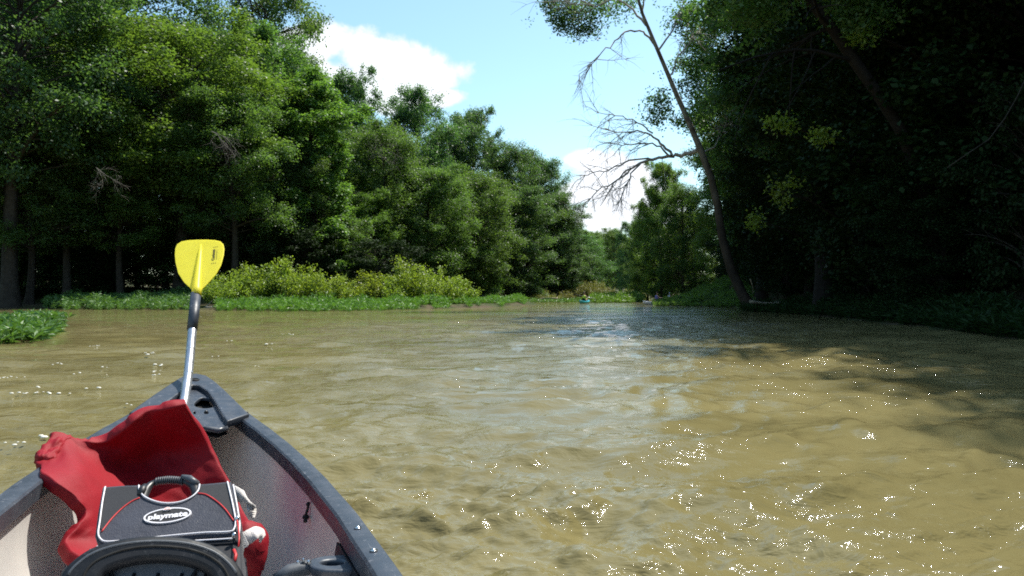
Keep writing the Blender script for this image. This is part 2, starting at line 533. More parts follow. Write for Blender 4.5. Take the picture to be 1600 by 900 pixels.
def crown_profile(t, shape):
    if shape == 'oval': return max(.22, math.sin(math.pi * min(1, .14 + .80 * t)) ** .55) if t > .2 else .75 + t
    if shape == 'cone': return max(.20, (1 - t) ** .5)
    if shape == 'round': return max(.15, math.sqrt(max(0, 1 - (t * 1.9 - .85) ** 2 * .9)))
    if shape == 'column': return max(.15, min(1, 3.2 * (1 - t) ** .9)) * (.8 + .2 * math.sin(9 * t))
    return 1


def tree_variant(seed, H, RC, base, shape, nl=30, tw=6, nleaf=60000, leaf=.23, r0=.34, open_=0.0, dead=.06, wobble=.5, up=.65, env=150):
    rg = np.random.default_rng(seed)
    m = 14; t = np.linspace(0, 1, m)
    tr = np.stack([wobble * np.sin(t * 3 + rg.random() * 6) * t, wobble * np.sin(t * 2.4 + rg.random() * 6) * t, t * H * .93], 1)
    paths = [(tr, r0 * (1 - t * .93) ** .85 + r0 * .45 * np.exp(-t * 26))]
    cl = []
    for i in range(nl):
        f = (i + rg.random() * .9) / nl; f = f ** .92
        zt = base + (1 - base) * f; zt *= .95
        k = zt * (m - 1); k0 = int(min(k, m - 2)); p0 = tr[k0] + (tr[k0 + 1] - tr[k0]) * (k - k0)
        az = i * 2.399 + rg.normal() * .5
        ln = RC * crown_profile(f, shape) * rg.uniform(.68, 1.15)
        slope = up * rg.uniform(.3, 1.3) + .9 * f ** 2
        d = np.array([math.cos(az), math.sin(az), 0])
        p2 = p0 + d * ln + np.array([0, 0, ln * slope * .8 - .06 * ln])
        p2[2] = min(p2[2], H * 1.0)
        p1 = p0 + d * ln * .5 + np.array([0, 0, ln * slope * .75])
        lp = bez(p0, p1, p2, 8)
        rl = max(.035, r0 * .42 * (1 - f * .75) * min(1, ln / RC + .2))
        paths.append((lp, rl * np.linspace(1, .18, 8)))
        bare = rg.random() < dead
        for j in range(tw):
            g_ = .25 + .75 * (j + rg.random()) / tw
            q0 = lp[min(7, int(g_ * 7))]
            a2 = az + rg.choice([-1, 1]) * rg.uniform(.25, 1.3)
            l2 = RC * rg.uniform(.14, .34) * (1.15 - .4 * g_)
            q2 = q0 + np.array([math.cos(a2) * l2, math.sin(a2) * l2, l2 * rg.uniform(-.35, .75)])
            q1 = (q0 + q2) / 2 + np.array([0, 0, .15 * l2])
            paths.append((bez(q0, q1, q2, 4), rl * .3 * np.linspace(1, .3, 4)))
            if not bare and rg.random() > open_:
                cl.append((q2, RC * rg.uniform(.11, .23)))
                if rg.random() < .6: cl.append(((q0 + q2) / 2, RC * rg.uniform(.08, .15)))
        if not bare: cl.append((p2, RC * rg.uniform(.10, .19)))
    cl.append((tr[-1] + np.array([0, 0, .3]), RC * .2)); cl.append((tr[-2], RC * .22))
    lump = rg.random(6) * 6.28
    for i in range(env):
        f = (i + .5) / env; f = f ** .8
        az = i * 2.399 + rg.normal() * .25
        lr = RC * crown_profile(f, shape) * (.86 + .13 * math.sin(3 * az + lump[0] + 5 * f) + .12 * math.sin(5 * az + lump[1] - 11 * f)) * rg.uniform(.62, 1.02)
        k = (base + (1 - base) * f) * (m - 1) * .97; k0 = int(min(k, m - 2)); c0 = tr[k0] + (tr[k0 + 1] - tr[k0]) * (k - k0)
        c = c0 + np.array([math.cos(az) * lr, math.sin(az) * lr, .12 * lr + rg.normal() * .4 + .07 * H * f ** 3])
        cl.append((c, RC * rg.uniform(.15, .26)))
        paths.append((bez(c0 - np.array([0, 0, .5]), (c0 + c) / 2 + np.array([0, 0, .1]), c, 5), np.linspace(.05, .012, 5)))
    C = np.array([c for c, _ in cl]); rc = np.array([r for _, r in cl])
    wgt = rc ** 2.2; cnt = np.maximum(20, (wgt / wgt.sum() * nleaf)).astype(int)
    idx = np.repeat(np.arange(len(C)), cnt); n = len(idx)
    d = rg.normal(size=(n, 3)); d /= np.linalg.norm(d, axis=1)[:, None]
    rad_ = rg.random(n) ** .42 * (1 + .35 * rg.normal(size=n) * .6)
    sc_ = np.array([1.0, 1.0, .8])
    # sprays: leaves follow small sub-sprays inside each clump
    sub = rg.integers(0, 9, n); sd_ = rg.normal(size=(len(C), 9, 3)); sd_ /= np.linalg.norm(sd_, axis=2)[..., None]
    pos = C[idx] + (d * .55 * rad_[:, None] + sd_[idx, sub] * .72 * rg.random(n)[:, None] ** .6) * rc[idx][:, None] * sc_
    N = d * .55 + np.array([0, 0, .75]) + rg.normal(size=(n, 3)) * .5
    L = leaf * rg.uniform(.6, 1.25, n)
    LV, LQ = leaves_np(rg, pos, N, L, L * .62)
    TV, TQ = tubes_np(paths, 6)
    return mesh_np('trunk', TV, TQ, True), mesh_np('crown', LV, LQ), H, RC


TV_ = {
    'full_a': tree_variant(1, 24, 6.2, .07, 'oval', 34, 6, 84000, up=.85),
    'full_b': tree_variant(2, 23, 6.0, .05, 'round', 36, 6, 80000, up=.8),
    'full_c': tree_variant(3, 22, 6.8, .06, 'round', 36, 8, 80000, dead=.06),
    'high_a': tree_variant(4, 26, 7.4, .30, 'round', 28, 7, 80000, r0=.48, dead=.08, env=120),
    'high_b': tree_variant(5, 25, 7.0, .36, 'oval', 28, 7, 62000, r0=.42, open_=.1, dead=.1, wobble=1.2, env=90),
    'column': tree_variant(6, 22, 4.0, .06, 'column', 34, 5, 60000),
    'open': tree_variant(7, 26, 6.4, .34, 'oval', 24, 7, 30000, r0=.4, open_=.25, dead=.1, wobble=1.6, up=.6, env=30),
    'bush': tree_variant(8, 6.5, 3.2, .05, 'round', 26, 6, 17000, leaf=.18, r0=.09, dead=.1, env=50),
}
trunk_mats = {}


def tree(kind, x, y, h, r, rz, leafm, name, label, group=None, lean=0.0, barkm='bark', cat='tree', z=None, rng_s=1.0):
    tm, cm, H, RC = TV_[kind]
    z = gz(x, y) - .12 if z is None else z
    e = bpy.data.objects.new(name, None); col.objects.link(e); e.empty_display_size = .5
    e.location = (x, y, z); e.rotation_euler = (0, lean, rz) if lean else (0, 0, rz)
    s = r / RC; e.scale = (s, s, h / H)
    tag(e, label, cat, group)
    for nm, me, ma in (('trunk' if cat == 'tree' else 'stems', tm, M[barkm]), ('crown' if cat == 'tree' else 'foliage', cm, M[leafm])):
        if len(me.materials) == 0: me.materials.append(ma)
        o = bpy.data.objects.new(nm, me); col.objects.link(o); o.parent = e
        o.material_slots[0].link = 'OBJECT'; o.material_slots[0].material = ma
    return e


def tree_px(kind, px, ytop, Y, rpx, leafm, label, rz=None, group=None, name='broadleaf_tree', lean=0.0, cat='tree', barkm='bark'):
    X = (px - 800) / F * Y
    zt = HC + (460 - ytop) / F * Y
    z0 = gz(X, Y) - .12
    rnd = random.Random(int(px * 7 + ytop * 3 + Y))
    return tree(kind, X, Y, zt - z0, rpx / F * Y, rnd.random() * 6.28 if rz is None else rz, leafm, name, label, group, lean, barkm, cat)


GL = 'trees along the left bank'
left = [
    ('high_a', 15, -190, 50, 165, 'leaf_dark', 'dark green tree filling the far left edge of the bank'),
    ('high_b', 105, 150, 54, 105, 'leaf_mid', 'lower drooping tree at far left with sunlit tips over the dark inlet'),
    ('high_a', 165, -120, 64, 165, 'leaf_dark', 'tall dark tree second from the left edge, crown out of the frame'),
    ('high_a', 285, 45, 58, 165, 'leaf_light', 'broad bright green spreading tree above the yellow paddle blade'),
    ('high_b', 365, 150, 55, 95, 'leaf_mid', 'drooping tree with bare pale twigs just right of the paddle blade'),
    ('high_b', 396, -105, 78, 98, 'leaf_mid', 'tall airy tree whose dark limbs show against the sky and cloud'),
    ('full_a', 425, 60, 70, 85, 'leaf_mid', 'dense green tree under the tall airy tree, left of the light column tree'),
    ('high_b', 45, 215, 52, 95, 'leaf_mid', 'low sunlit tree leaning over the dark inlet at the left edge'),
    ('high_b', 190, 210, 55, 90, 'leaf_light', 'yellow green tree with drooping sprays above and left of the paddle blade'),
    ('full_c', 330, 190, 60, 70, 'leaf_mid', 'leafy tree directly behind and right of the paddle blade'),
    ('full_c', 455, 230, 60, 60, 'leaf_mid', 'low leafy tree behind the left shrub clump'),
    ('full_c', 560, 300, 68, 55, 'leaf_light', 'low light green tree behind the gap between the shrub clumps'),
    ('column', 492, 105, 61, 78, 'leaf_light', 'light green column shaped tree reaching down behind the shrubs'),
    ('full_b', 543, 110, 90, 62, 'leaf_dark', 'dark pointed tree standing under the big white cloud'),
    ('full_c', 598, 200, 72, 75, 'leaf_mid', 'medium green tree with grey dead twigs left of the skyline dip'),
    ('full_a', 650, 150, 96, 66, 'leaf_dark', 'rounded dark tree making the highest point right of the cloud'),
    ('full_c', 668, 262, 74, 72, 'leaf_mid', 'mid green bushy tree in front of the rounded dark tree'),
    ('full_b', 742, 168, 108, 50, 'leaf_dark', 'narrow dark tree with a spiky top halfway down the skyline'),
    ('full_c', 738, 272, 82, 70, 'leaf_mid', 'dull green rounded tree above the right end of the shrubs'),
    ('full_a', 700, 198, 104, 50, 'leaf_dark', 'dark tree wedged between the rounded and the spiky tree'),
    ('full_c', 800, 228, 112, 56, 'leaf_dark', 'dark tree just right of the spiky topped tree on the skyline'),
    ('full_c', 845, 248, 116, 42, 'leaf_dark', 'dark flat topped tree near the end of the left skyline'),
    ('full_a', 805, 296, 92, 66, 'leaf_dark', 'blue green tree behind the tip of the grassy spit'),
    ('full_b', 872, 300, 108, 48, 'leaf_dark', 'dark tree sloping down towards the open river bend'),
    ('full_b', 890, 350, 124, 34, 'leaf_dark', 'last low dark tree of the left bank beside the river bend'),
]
for a in left:
    tree_px(a[0], a[1], a[2], a[3] * 1.09, a[4] * 1.14, a[5], a[6], group=GL)
rnd = random.Random(11)
# massed rows behind
for i in range(26):
    px = -160 + i * 42 + rnd.uniform(-12, 12)
    Y = rnd.uniform(84, 100) if px < 600 else rnd.uniform(112, 135)
    top = float(np.interp(px, [-200, 430, 470, 540, 600, 680, 800, 900, 950], [-100, 60, 120, 190, 220, 230, 270, 345, 370])) + rnd.uniform(5, 45)
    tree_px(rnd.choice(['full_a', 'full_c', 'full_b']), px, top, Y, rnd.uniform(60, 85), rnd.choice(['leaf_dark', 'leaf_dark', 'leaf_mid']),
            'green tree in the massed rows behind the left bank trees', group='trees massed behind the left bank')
for i in range(10):      # outside the frame to the left, for light and reflections
    tree(rnd.choice(['high_a', 'full_c']), rnd.uniform(-62, -50), -10 + i * 9, rnd.uniform(22, 27), 7, rnd.random() * 6, 'leaf_dark', 'broadleaf_tree',
         'green tree in the massed rows behind the left bank trees', 'trees massed behind the left bank')

# far trees closing the river bend
far = [
    ('full_a', 925, 362, 205, 26, 'leaf_light', 'pale far tree right beside the end of the left bank trees'),
    ('full_c', 958, 358, 190, 26, 'leaf_light', 'far rounded green tree in the middle of the river bend'),
    ('full_a', 985, 346, 170, 28, 'leaf_dark', 'far dark tree at the river bend, left of the bright one'),
    ('full_c', 1010, 345, 140, 34, 'leaf_light', 'far tree in front of the small white cloud'),
    ('full_c', 1042, 352, 118, 42, 'leaf_light', 'bright yellow green tree low over the distant boats'),
    ('full_b', 1034, 252, 104, 42, 'leaf_light', 'loose crowned light green tree with sky gaps left of the leaning trunk'),
    ('full_c', 1098, 345, 132, 40, 'leaf_dark', 'dark tree behind the leaning trunk at the far right shore'),
    ('full_c', 1066, 292, 98, 46, 'leaf_mid', 'rounded green tree touching the leaning trunk on its left side'),
    ('full_a', 1012, 318, 118, 32, 'leaf_light', 'small rounded light tree left of the loose crowned one'),
    ('full_b', 1085, 330, 105, 46, 'leaf_light', 'sunlit green tree low behind the leaning trunk'),
]
for a in far:
    tree_px(a[0], a[1], a[2], a[3], a[4], a[5], a[6], group='trees at the river bend')
for i in range(22):
    px = 900 + (i % 11) * 17 + rnd.uniform(-5, 5); Y = 235 + 40 * (i // 11) + rnd.uniform(-10, 10)
    tree_px(rnd.choice(['full_a', 'full_c']), px, 372 + rnd.uniform(-8, 12), Y, 22, 'leaf_light',
            'hazy green tree in the wooded slope beyond the bend', group='trees on the far slope')

# right bank
right = [
    ('full_c', 1145, 170, 84, 66, 'leaf_light', 'tree behind the leaning trunk with small sky gaps'),
    ('high_a', 1190, -60, 58, 128, 'leaf_mid', 'tall tree right of the leaning trunk with sunlit upper leaves'),
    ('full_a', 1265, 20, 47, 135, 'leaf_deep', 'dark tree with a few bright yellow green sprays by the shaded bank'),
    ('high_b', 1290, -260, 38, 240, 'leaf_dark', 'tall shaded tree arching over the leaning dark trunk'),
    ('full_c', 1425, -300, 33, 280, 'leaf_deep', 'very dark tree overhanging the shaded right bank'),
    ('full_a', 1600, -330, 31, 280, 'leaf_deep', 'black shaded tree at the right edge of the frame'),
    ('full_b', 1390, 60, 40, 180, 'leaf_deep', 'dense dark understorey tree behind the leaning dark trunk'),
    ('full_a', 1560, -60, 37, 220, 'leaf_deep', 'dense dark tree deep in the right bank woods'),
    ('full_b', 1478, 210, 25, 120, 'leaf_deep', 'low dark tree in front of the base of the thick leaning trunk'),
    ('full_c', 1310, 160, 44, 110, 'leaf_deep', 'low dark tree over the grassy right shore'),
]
for a in right:
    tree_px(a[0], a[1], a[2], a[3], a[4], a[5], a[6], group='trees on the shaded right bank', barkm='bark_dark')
for i in range(34):
    Y = 14 + (i % 17) * 5.2 + rnd.uniform(-2, 2); row = i // 17
    X = float(np.interp(Y, [0, 20, 30, 38, 46, 60, 110], [23, 18.4, 15.6, 17, 21, 25, 33])) + row * 7 + rnd.uniform(-1.5, 1.5)
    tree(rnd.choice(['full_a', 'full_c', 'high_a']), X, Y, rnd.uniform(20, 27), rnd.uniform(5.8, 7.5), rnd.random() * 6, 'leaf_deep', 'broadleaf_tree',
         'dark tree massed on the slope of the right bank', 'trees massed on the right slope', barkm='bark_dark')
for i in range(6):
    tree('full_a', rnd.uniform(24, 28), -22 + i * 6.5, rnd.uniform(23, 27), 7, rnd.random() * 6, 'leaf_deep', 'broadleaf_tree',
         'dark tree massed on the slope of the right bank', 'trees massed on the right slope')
# understorey bushes
for i in range(30):
    px = -60 + i * 28 + rnd.uniform(-10, 10); Y = rnd.uniform(62, 72) if px < 600 else rnd.uniform(80, 98)
    X = (px - 800) / F * Y
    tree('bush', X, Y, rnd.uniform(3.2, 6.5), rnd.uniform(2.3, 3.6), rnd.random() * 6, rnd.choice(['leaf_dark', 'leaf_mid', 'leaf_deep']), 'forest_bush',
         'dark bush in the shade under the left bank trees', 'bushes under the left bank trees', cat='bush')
for i in range(30):
    Y = 15 + i * 2.3 + rnd.uniform(-.8, .8)
    X = float(np.interp(Y, [0, 16, 23, 33, 46, 58, 66, 80], [12, 13, 13.6, 15.2, 17, 18.6, 17, 22])) + rnd.uniform(-.2, 2.5)
    tree('bush', X, Y, rnd.uniform(3.0, 6), rnd.uniform(1.8, 2.8), rnd.random() * 6, 'leaf_deep', 'forest_bush',
         'dark bush at the foot of the shaded right bank', 'bushes at the foot of the right bank', cat='bush')

# ------------------------------------------------------------------ leaning half dead tree (traced in depth)
LY = 46.0


def twig_fan(rg, p, d, ln, r, depth, paths, spread=.5, plane=None):
    n = 7; pts = [np.array(p, float)]; dd = np.array(d, float)
    for i in range(n):
        dd = dd + rg.normal(size=3) * .10 + np.array([0, 0, -.035]); dd /= np.linalg.norm(dd)
        pts.append(pts[-1] + dd * ln / n)
    paths.append((np.array(pts), np.linspace(r, r * .25, n + 1)))
    if depth > 0:
        for j in range(6):
            k = rg.integers(1, n); sd2 = dd + rg.normal(size=3) * spread * np.array([1, .6, 1]); sd2 /= np.linalg.norm(sd2)
            twig_fan(rg, pts[k], sd2, ln * rg.uniform(.35, .65), max(.009, r * .42), depth - 1, paths, spread)


def ptr(px, py, Y=LY): return np.array(at(px, py, Y))


rg = np.random.default_rng(21)
lean_e = empty('leaning_tree', Vector(at(1172, 480, LY)))
tag(lean_e, 'pale half dead tree leaning left over the river with long bare limbs', 'tree')
tp = [(1176, 486), (1160, 460), (1142, 420), (1128, 370), (1121, 320), (1110, 275), (1095, 235), (1077, 192), (1058, 150), (1042, 112), (1022, 65), (1004, 22), (992, -20), (985, -70)]
tw_ = [24, 18, 16, 14, 13, 12, 11, 9, 8, 7, 6, 5.2, 4.5, 3]
paths = [(np.array([ptr(x, y, LY - (480 - y) * .006) for x, y in tp]), np.array(tw_) * LY / F * .45)]
v_, q_ = tubes_np(paths, 12)
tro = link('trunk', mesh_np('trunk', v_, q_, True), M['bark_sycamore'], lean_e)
paths = []
for pl, wd in [
    ([(1092, 236), (1070, 241), (1046, 243), (1022, 250), (1000, 254), (978, 268), (955, 292), (938, 322)], 4.6),
    ([(1050, 242), (1036, 226), (1018, 212), (995, 205), (968, 207), (945, 200)], 3.0),
    ([(1046, 244), (1030, 228), (1005, 222), (975, 228), (948, 222)], 2.2),
    ([(1020, 208), (1000, 190), (970, 182), (935, 176)], 1.8),
    ([(1022, 250), (990, 248), (960, 262), (930, 268), (905, 280)], 2.0),
    ([(1002, 254), (985, 275), (972, 300), (962, 330)], 1.8),
    ([(985, 262), (960, 285), (930, 300), (912, 322)], 1.8),
    ([(1038, 104), (1018, 62), (1000, 48), (976, 50), (958, 68), (935, 90), (905, 116)], 2.6),
    ([(1010, 40), (985, 12), (960, -4), (930, -14), (890, -20)], 2.6),
    ([(1028, 80), (1050, 50), (1062, 20), (1072, -10)], 2.2),
    ([(1046, 120), (1058, 90), (1078, 66), (1090, 50)], 1.8),
    ([(1098, 240), (1120, 228), (1140, 205), (1150, 180)], 2.0),
    ([(1005, 26), (1006, -10), (1012, -40)], 2.2),
    ([(960, -4), (935, 8), (905, 6), (870, 0)], 1.8),
]:
    Yo = rg.uniform(-2.5, 2.5); m_ = len(pl)
    pts = np.array([ptr(x, y, LY - .8 + Yo * (i / m_)) for i, (x, y) in enumerate(pl)])
    t = np.linspace(0, m_ - 1, m_ * 3); sm = np.stack([np.interp(t, range(m_), pts[:, k]) for k in range(3)], 1)
    sm[1:-1] += rg.normal(size=(len(sm) - 2, 3)) * .05
    paths.append((sm, np.linspace(wd, .6, len(sm)) * LY / F * .8))
    for j in range(12):
        k = rg.integers(len(sm) // 3, len(sm)); d = sm[-1] - sm[len(sm) // 2]; d /= np.linalg.norm(d)
        d = d + rg.normal(size=3) * np.array([.55, .45, .6]); d /= np.linalg.norm(d)
        twig_fan(rg, sm[k], d, rg.uniform(.9, 2.2), .022, 1, paths, .6)
v_, q_ = tubes_np(paths, 5)
lb = link('dead_limbs', mesh_np('limbs', v_, q_, True), M['twig_pale'], tro)


def leaf_cloud(rg, blobs, n, leaf, Y, flat=.8):
    pos = []
    for (px, py, rx, ry, w) in blobs:
        c = ptr(px, py, Y); k = int(n * w)
        nsp = max(6, k // 13); sc3 = rg.normal(size=(nsp, 3)) * .5
        sc3 = sc3 * np.array([rx, rx * .9, ry]) / F * Y
        ii = rg.integers(0, nsp, k)
        pos.append(c + sc3[ii] + rg.normal(size=(k, 3)) * np.array([.26, .26, .20]) * (leaf / .22))
    pos = np.concatenate(pos); nn = len(pos)
    N = np.array([0, 0, flat]) + rg.normal(size=(nn, 3)) * .6
    L = leaf * rg.uniform(.6, 1.2, nn)
    return leaves_np(rg, pos, N, L, L * .6)


v_, q_ = leaf_cloud(rg, [(858, 6, 16, 14, .04), (885, 14, 26, 26, .09), (915, 26, 30, 30, .10), (950, 10, 30, 20, .06), (912, 50, 22, 10, .03), (880, 42, 14, 10, .02), (985, 4, 20, 12, .02), (1145, 350, 18, 40, .04), (1120, 225, 22, 30, .05), (1030, 165, 22, 24, .07), (1085, 130, 26, 24, .06),
                         (1095, 175, 26, 32, .09), (1022, 190, 14, 12, .02), (1085, 90, 26, 40, .10), (1075, 30, 26, 30, .12), (870, 35, 12, 12, .02), (1110, 300, 14, 30, .03)], 15000, .18, LY + 2.2)
cro = link('crown', mesh_np('crown', v_, q_), M['leaf_dark'], lean_e)

# dark leaning trunk on the right
e = empty('leaning_tree', Vector(at(1475, 486, 27)))
tag(e, 'thick dark trunk leaning left across the black shade of the right bank', 'tree')
tp = [(1490, 500), (1478, 440), (1460, 360), (1435, 270), (1405, 200), (1370, 145), (1335, 95), (1300, 45), (1262, -5), (1225, -60), (1190, -120)]
pts = np.array([ptr(x, y, 27 - (500 - y) * .006) for x, y in tp])
v_, q_ = tubes_np([(pts, np.array([11, 10, 9, 8.4, 8, 7.8, 7.8, 7.4, 7, 6, 5]) * 27 / F)], 12)
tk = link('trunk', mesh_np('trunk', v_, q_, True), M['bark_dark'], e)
paths = []
for j in range(10):
    d = rg.normal(size=3) * .7 + np.array([-.2, -.2, .5]); d /= np.linalg.norm(d)
    twig_fan(rg, pts[rg.integers(5, 11)], d, rg.uniform(2, 5), .07, 1, paths, .6)
v_, q_ = tubes_np(paths, 5)
link('limbs', mesh_np('limbs', v_, q_, True), M['bark_dark'], tk)
v_, q_ = leaf_cloud(rg, [(1300, -70, 120, 50, .4), (1190, -90, 90, 60, .35), (1345, 20, 60, 34, .13), (1180, 10, 60, 50, .12)], 16000, .16, 24)
link('crown', mesh_np('crown', v_, q_), M['leaf_mid'], e)

# sprays on the right bank, sunlight put into a brighter leaf colour
for blobs, Y, lab in [([(1214, 300, 9, 12, .5), (1232, 286, 12, 8, .3), (1226, 318, 8, 8, .2)], 29, 'bright yellow green leaf spray lit by the sun against the dark bank'),
                      ([(1204, 190, 8, 5, .4), (1232, 194, 10, 5, .6)], 28, 'small sunlit leaf spray high on the dark right bank'),
                      ([(1283, 212, 8, 6, 1)], 26, 'tiny bright leaf tuft just right of the high sunlit spray'),
                      ([(1180, 345, 9, 10, 1)], 33, 'low sunlit leaf tuft between the leaning trunk and the bright spray'),
                      ([(1345, 55, 12, 9, 1)], 24, 'sunlit leaves beside the top of the thick dark leaning trunk')]:
    e = empty('leafy_branch', Vector(at(blobs[0][0], blobs[0][1], Y)))
    tag(e, lab, 'branch')
    a = ptr(blobs[0][0], blobs[0][1], Y); b = ptr(blobs[0][0] + 120, blobs[0][1] + 60, Y + 5)
    paths = [(bez(b, (a + b) / 2 + np.array([0, 0, .6]), a, 8), np.linspace(.07, .015, 8))]
    v_, q_ = tubes_np(paths, 5); link('stem', mesh_np('stem', v_, q_, True), M['bark'], e)
    v_, q_ = leaf_cloud(rg, blobs, 260, .15, Y); link('leaves', mesh_np('leaves', v_, q_), M['leaf_shrub'], e)
# pale vine
mb = MB(); vp = [(1608, 110), (1590, 150), (1570, 185), (1545, 218), (1515, 238), (1480, 262)]
mb.tube([at(x, y, 19) for x, y in vp], .014, 5)
tag(link('vine', mb.mesh('vine'), M['bark']), 'long thin pale vine hanging at the right edge against the shade', 'vine')

# bare pale branches on left trees
for (px, py, Y, dx, dz, ln, lab) in [(150, 262, 48, .9, -.35, 2.4, 'bare pale twiggy branch hanging over the inlet at far left'),
                                     (330, 205, 50, .8, -.45, 3.6, 'long curved bare branch above and right of the paddle blade'),
                                     (575, 250, 62, .6, .35, 4.2, 'grey leafless branch tangle high above the shrubs')]:
    e = empty('bare_branch', Vector(at(px, py, Y))); tag(e, lab, 'branch')
    paths = []
    for k in range(2):
        twig_fan(rg, ptr(px, py, Y), np.array([dx + rg.normal() * .25, -.3, dz + rg.normal() * .25]), ln * rg.uniform(.7, 1), .022, 2, paths, .75)
    v_, q_ = tubes_np(paths, 4); link('twigs', mesh_np('twigs', v_, q_, True), M['twig_grey'], e)

# ------------------------------------------------------------------ shrubs on the grassy spit
def shrub_variant(seed, H=3.0, RC=2.0, stems=46, n=5200, leaf=.17):
    rg = np.random.default_rng(seed); paths = []; P = []; 
    for i in range(stems):
        az = rg.random() * 6.28; rr = RC * math.sqrt(rg.random())
        top = H * (1 - .45 * (rr / RC) ** 2) * rg.uniform(.65, 1.1)
        p0 = np.array([math.cos(az) * rr * .45, math.sin(az) * rr * .45, 0]); p2 = np.array([math.cos(az) * rr, math.sin(az) * rr, top])
        p1 = (p0 + p2) / 2 + np.array([0, 0, top * .15]) + rg.normal(size=3) * .12
        b = bez(p0, p1, p2, 7); paths.append((b, np.linspace(.022, .006, 7)))
        k = n // stems; t = rg.uniform(.28, 1.03, k)
        q = np.stack([np.interp(t, np.linspace(0, 1, 7), b[:, c]) for c in range(3)], 1)
        P.append(q + rg.normal(size=(k, 3)) * np.array([.17, .17, .13]))
    P = np.concatenate(P); N = np.array([0, 0, .6]) + rg.normal(size=P.shape) * .6
    L = leaf * rg.uniform(.6, 1.3, len(P))
    a = tubes_np(paths, 4); b = leaves_np(rg, P, N, L, L * .55)
    return mesh_np('stems', *a, True), mesh_np('foliage', *b), H, RC


TV_['shrub_a'] = shrub_variant(31); TV_['shrub_b'] = shrub_variant(32, 2.6, 2.3, 52, 6000); TV_['shrub_c'] = shrub_variant(33, 3.2, 1.5, 30, 3600)
for a in [
    ('shrub_b', 355, 428, 50.5, 46, 'low yellow green shrub partly behind the yellow paddle blade'),
    ('shrub_a', 392, 412, 51.5, 44, 'bushy shrub just right of the paddle, sprouting over driftwood'),
    ('shrub_c', 438, 402, 52, 36, 'tallest pointed shrub of the left clump on the spit'),
    ('shrub_b', 478, 416, 51.5, 48, 'broad rounded shrub in the middle of the left clump'),
    ('shrub_a', 528, 428, 52.5, 42, 'shrub at the right end of the left clump, before the gap'),
    ('shrub_c', 578, 424, 54, 34, 'small upright shrub between the two shrub clumps'),
    ('shrub_c', 632, 403, 56, 34, 'shrub with one tall leafy shoot right of the gap'),
    ('shrub_b', 668, 416, 57.5, 46, 'broad bright shrub in the right clump on the spit'),
    ('shrub_a', 712, 430, 60, 38, 'last low shrub at the right end of the spit'),
    ('shrub_b', 600, 436, 55, 44, 'low shrub filling the gap between the two clumps'),
]:
    tree_px(a[0], a[1], a[2], a[3], a[4], 'leaf_shrub', a[5], group='shrubs on the grassy spit', name='shrub', cat='shrub')
# distant scrub on the gravel bar
for i, (px, Y, h) in enumerate([(828, 104, 1.5), (846, 108, 2.4), (862, 106, 1.8), (884, 112, 1.9), (900, 116, 2.0), (918, 112, 2.6), (934, 118, 2.8), (948, 112, 1.8), (985, 128, 2.0), (1000, 124, 1.9)]):
    X = (px - 800) / F * Y
    tree('shrub_b', X, Y, h, 1.7, i * 1.3, 'leaf_dry', 'shrub', 'small dry looking shrub on the distant gravel bar', 'scrub on the distant gravel bar', cat='shrub')


# ------------------------------------------------------------------ weeds and grass
def weeds(rg, P, h, leaves, leaf, wid, tilt=.35, droop=0.0):
    n = len(P); H = h * rg.uniform(.55, 1.15, n) * (.72 + .34 * np.sin(P[:, 0] * 1.3 + 2 * np.sin(P[:, 1] * 1.1)) * np.sin(P[:, 0] * .47 + 1) + .18 * np.sin(P[:, 0] * 3.1))
    H = np.maximum(H, .12)
    az = rg.random(n) * 6.28; ti = np.abs(rg.normal(size=n)) * tilt
    D = np.stack([np.cos(az) * np.sin(ti), np.sin(az) * np.sin(ti), np.cos(ti)], 1)
    k = np.repeat(np.arange(n), leaves); f = rg.uniform(.18, 1.0, len(k))
    base = P[k] + D[k] * (H[k] * f)[:, None]
    a2 = rg.random(len(k)) * 6.28; el = rg.uniform(.1, 1.1, len(k))
    LD = np.stack([np.cos(a2) * np.cos(el), np.sin(a2) * np.cos(el), np.sin(el)], 1)
    side = np.cross(LD, rg.normal(size=LD.shape)); side /= np.linalg.norm(side, axis=1)[:, None]
    L = (leaf * rg.uniform(.6, 1.3, len(k)))[:, None]; W = L * wid
    V = np.stack([base, base + LD * L * .45 + side * W, base + LD * L - np.array([0, 0, 1]) * L * .18, base + LD * L * .45 - side * W], 1).reshape(-1, 3)
    # stems
    sd_ = np.cross(D, np.array([.3, 1, .1])); sd_ /= np.linalg.norm(sd_, axis=1)[:, None]
    w = .006
    SV = np.stack([P - sd_ * w, P + sd_ * w, P + D * H[:, None] + sd_ * w * .3, P + D * H[:, None] - sd_ * w * .3], 1).reshape(-1, 3)
    V = np.concatenate([V, SV]); Q = np.arange(len(V)).reshape(-1, 4)
    return V, Q


def scatter_px(rg, n, x0, x1, ylo, yhi):
    """points on the ground/water that appear between image rows; uniform in real space"""
    out = []
    while len(out) < n:
        px = rg.uniform(x0, x1, 4000)
        wob = .7 * np.sin(px * .13) + .6 * np.sin(px * .37 + 1) + .4 * np.sin(px * .9)
        a = np.interp(px, *ylo) + wob * (.5 if x0 > 800 else 1) * (3 if x1 < 100 else 1); b = np.interp(px, *yhi)
        a = np.maximum(a, b + .4)
        Y0 = HC * F / (a - 460); Y1 = HC * F / (b - 460)
        Y = rg.uniform(0, 1, 4000) * (Y1 - Y0) + Y0
        X = (px - 800) / F * Y
        out += list(zip(X, Y))
    P = np.array(out[:n]); z = terrain(P)
    return np.column_stack([P, np.maximum(z, -.02)])


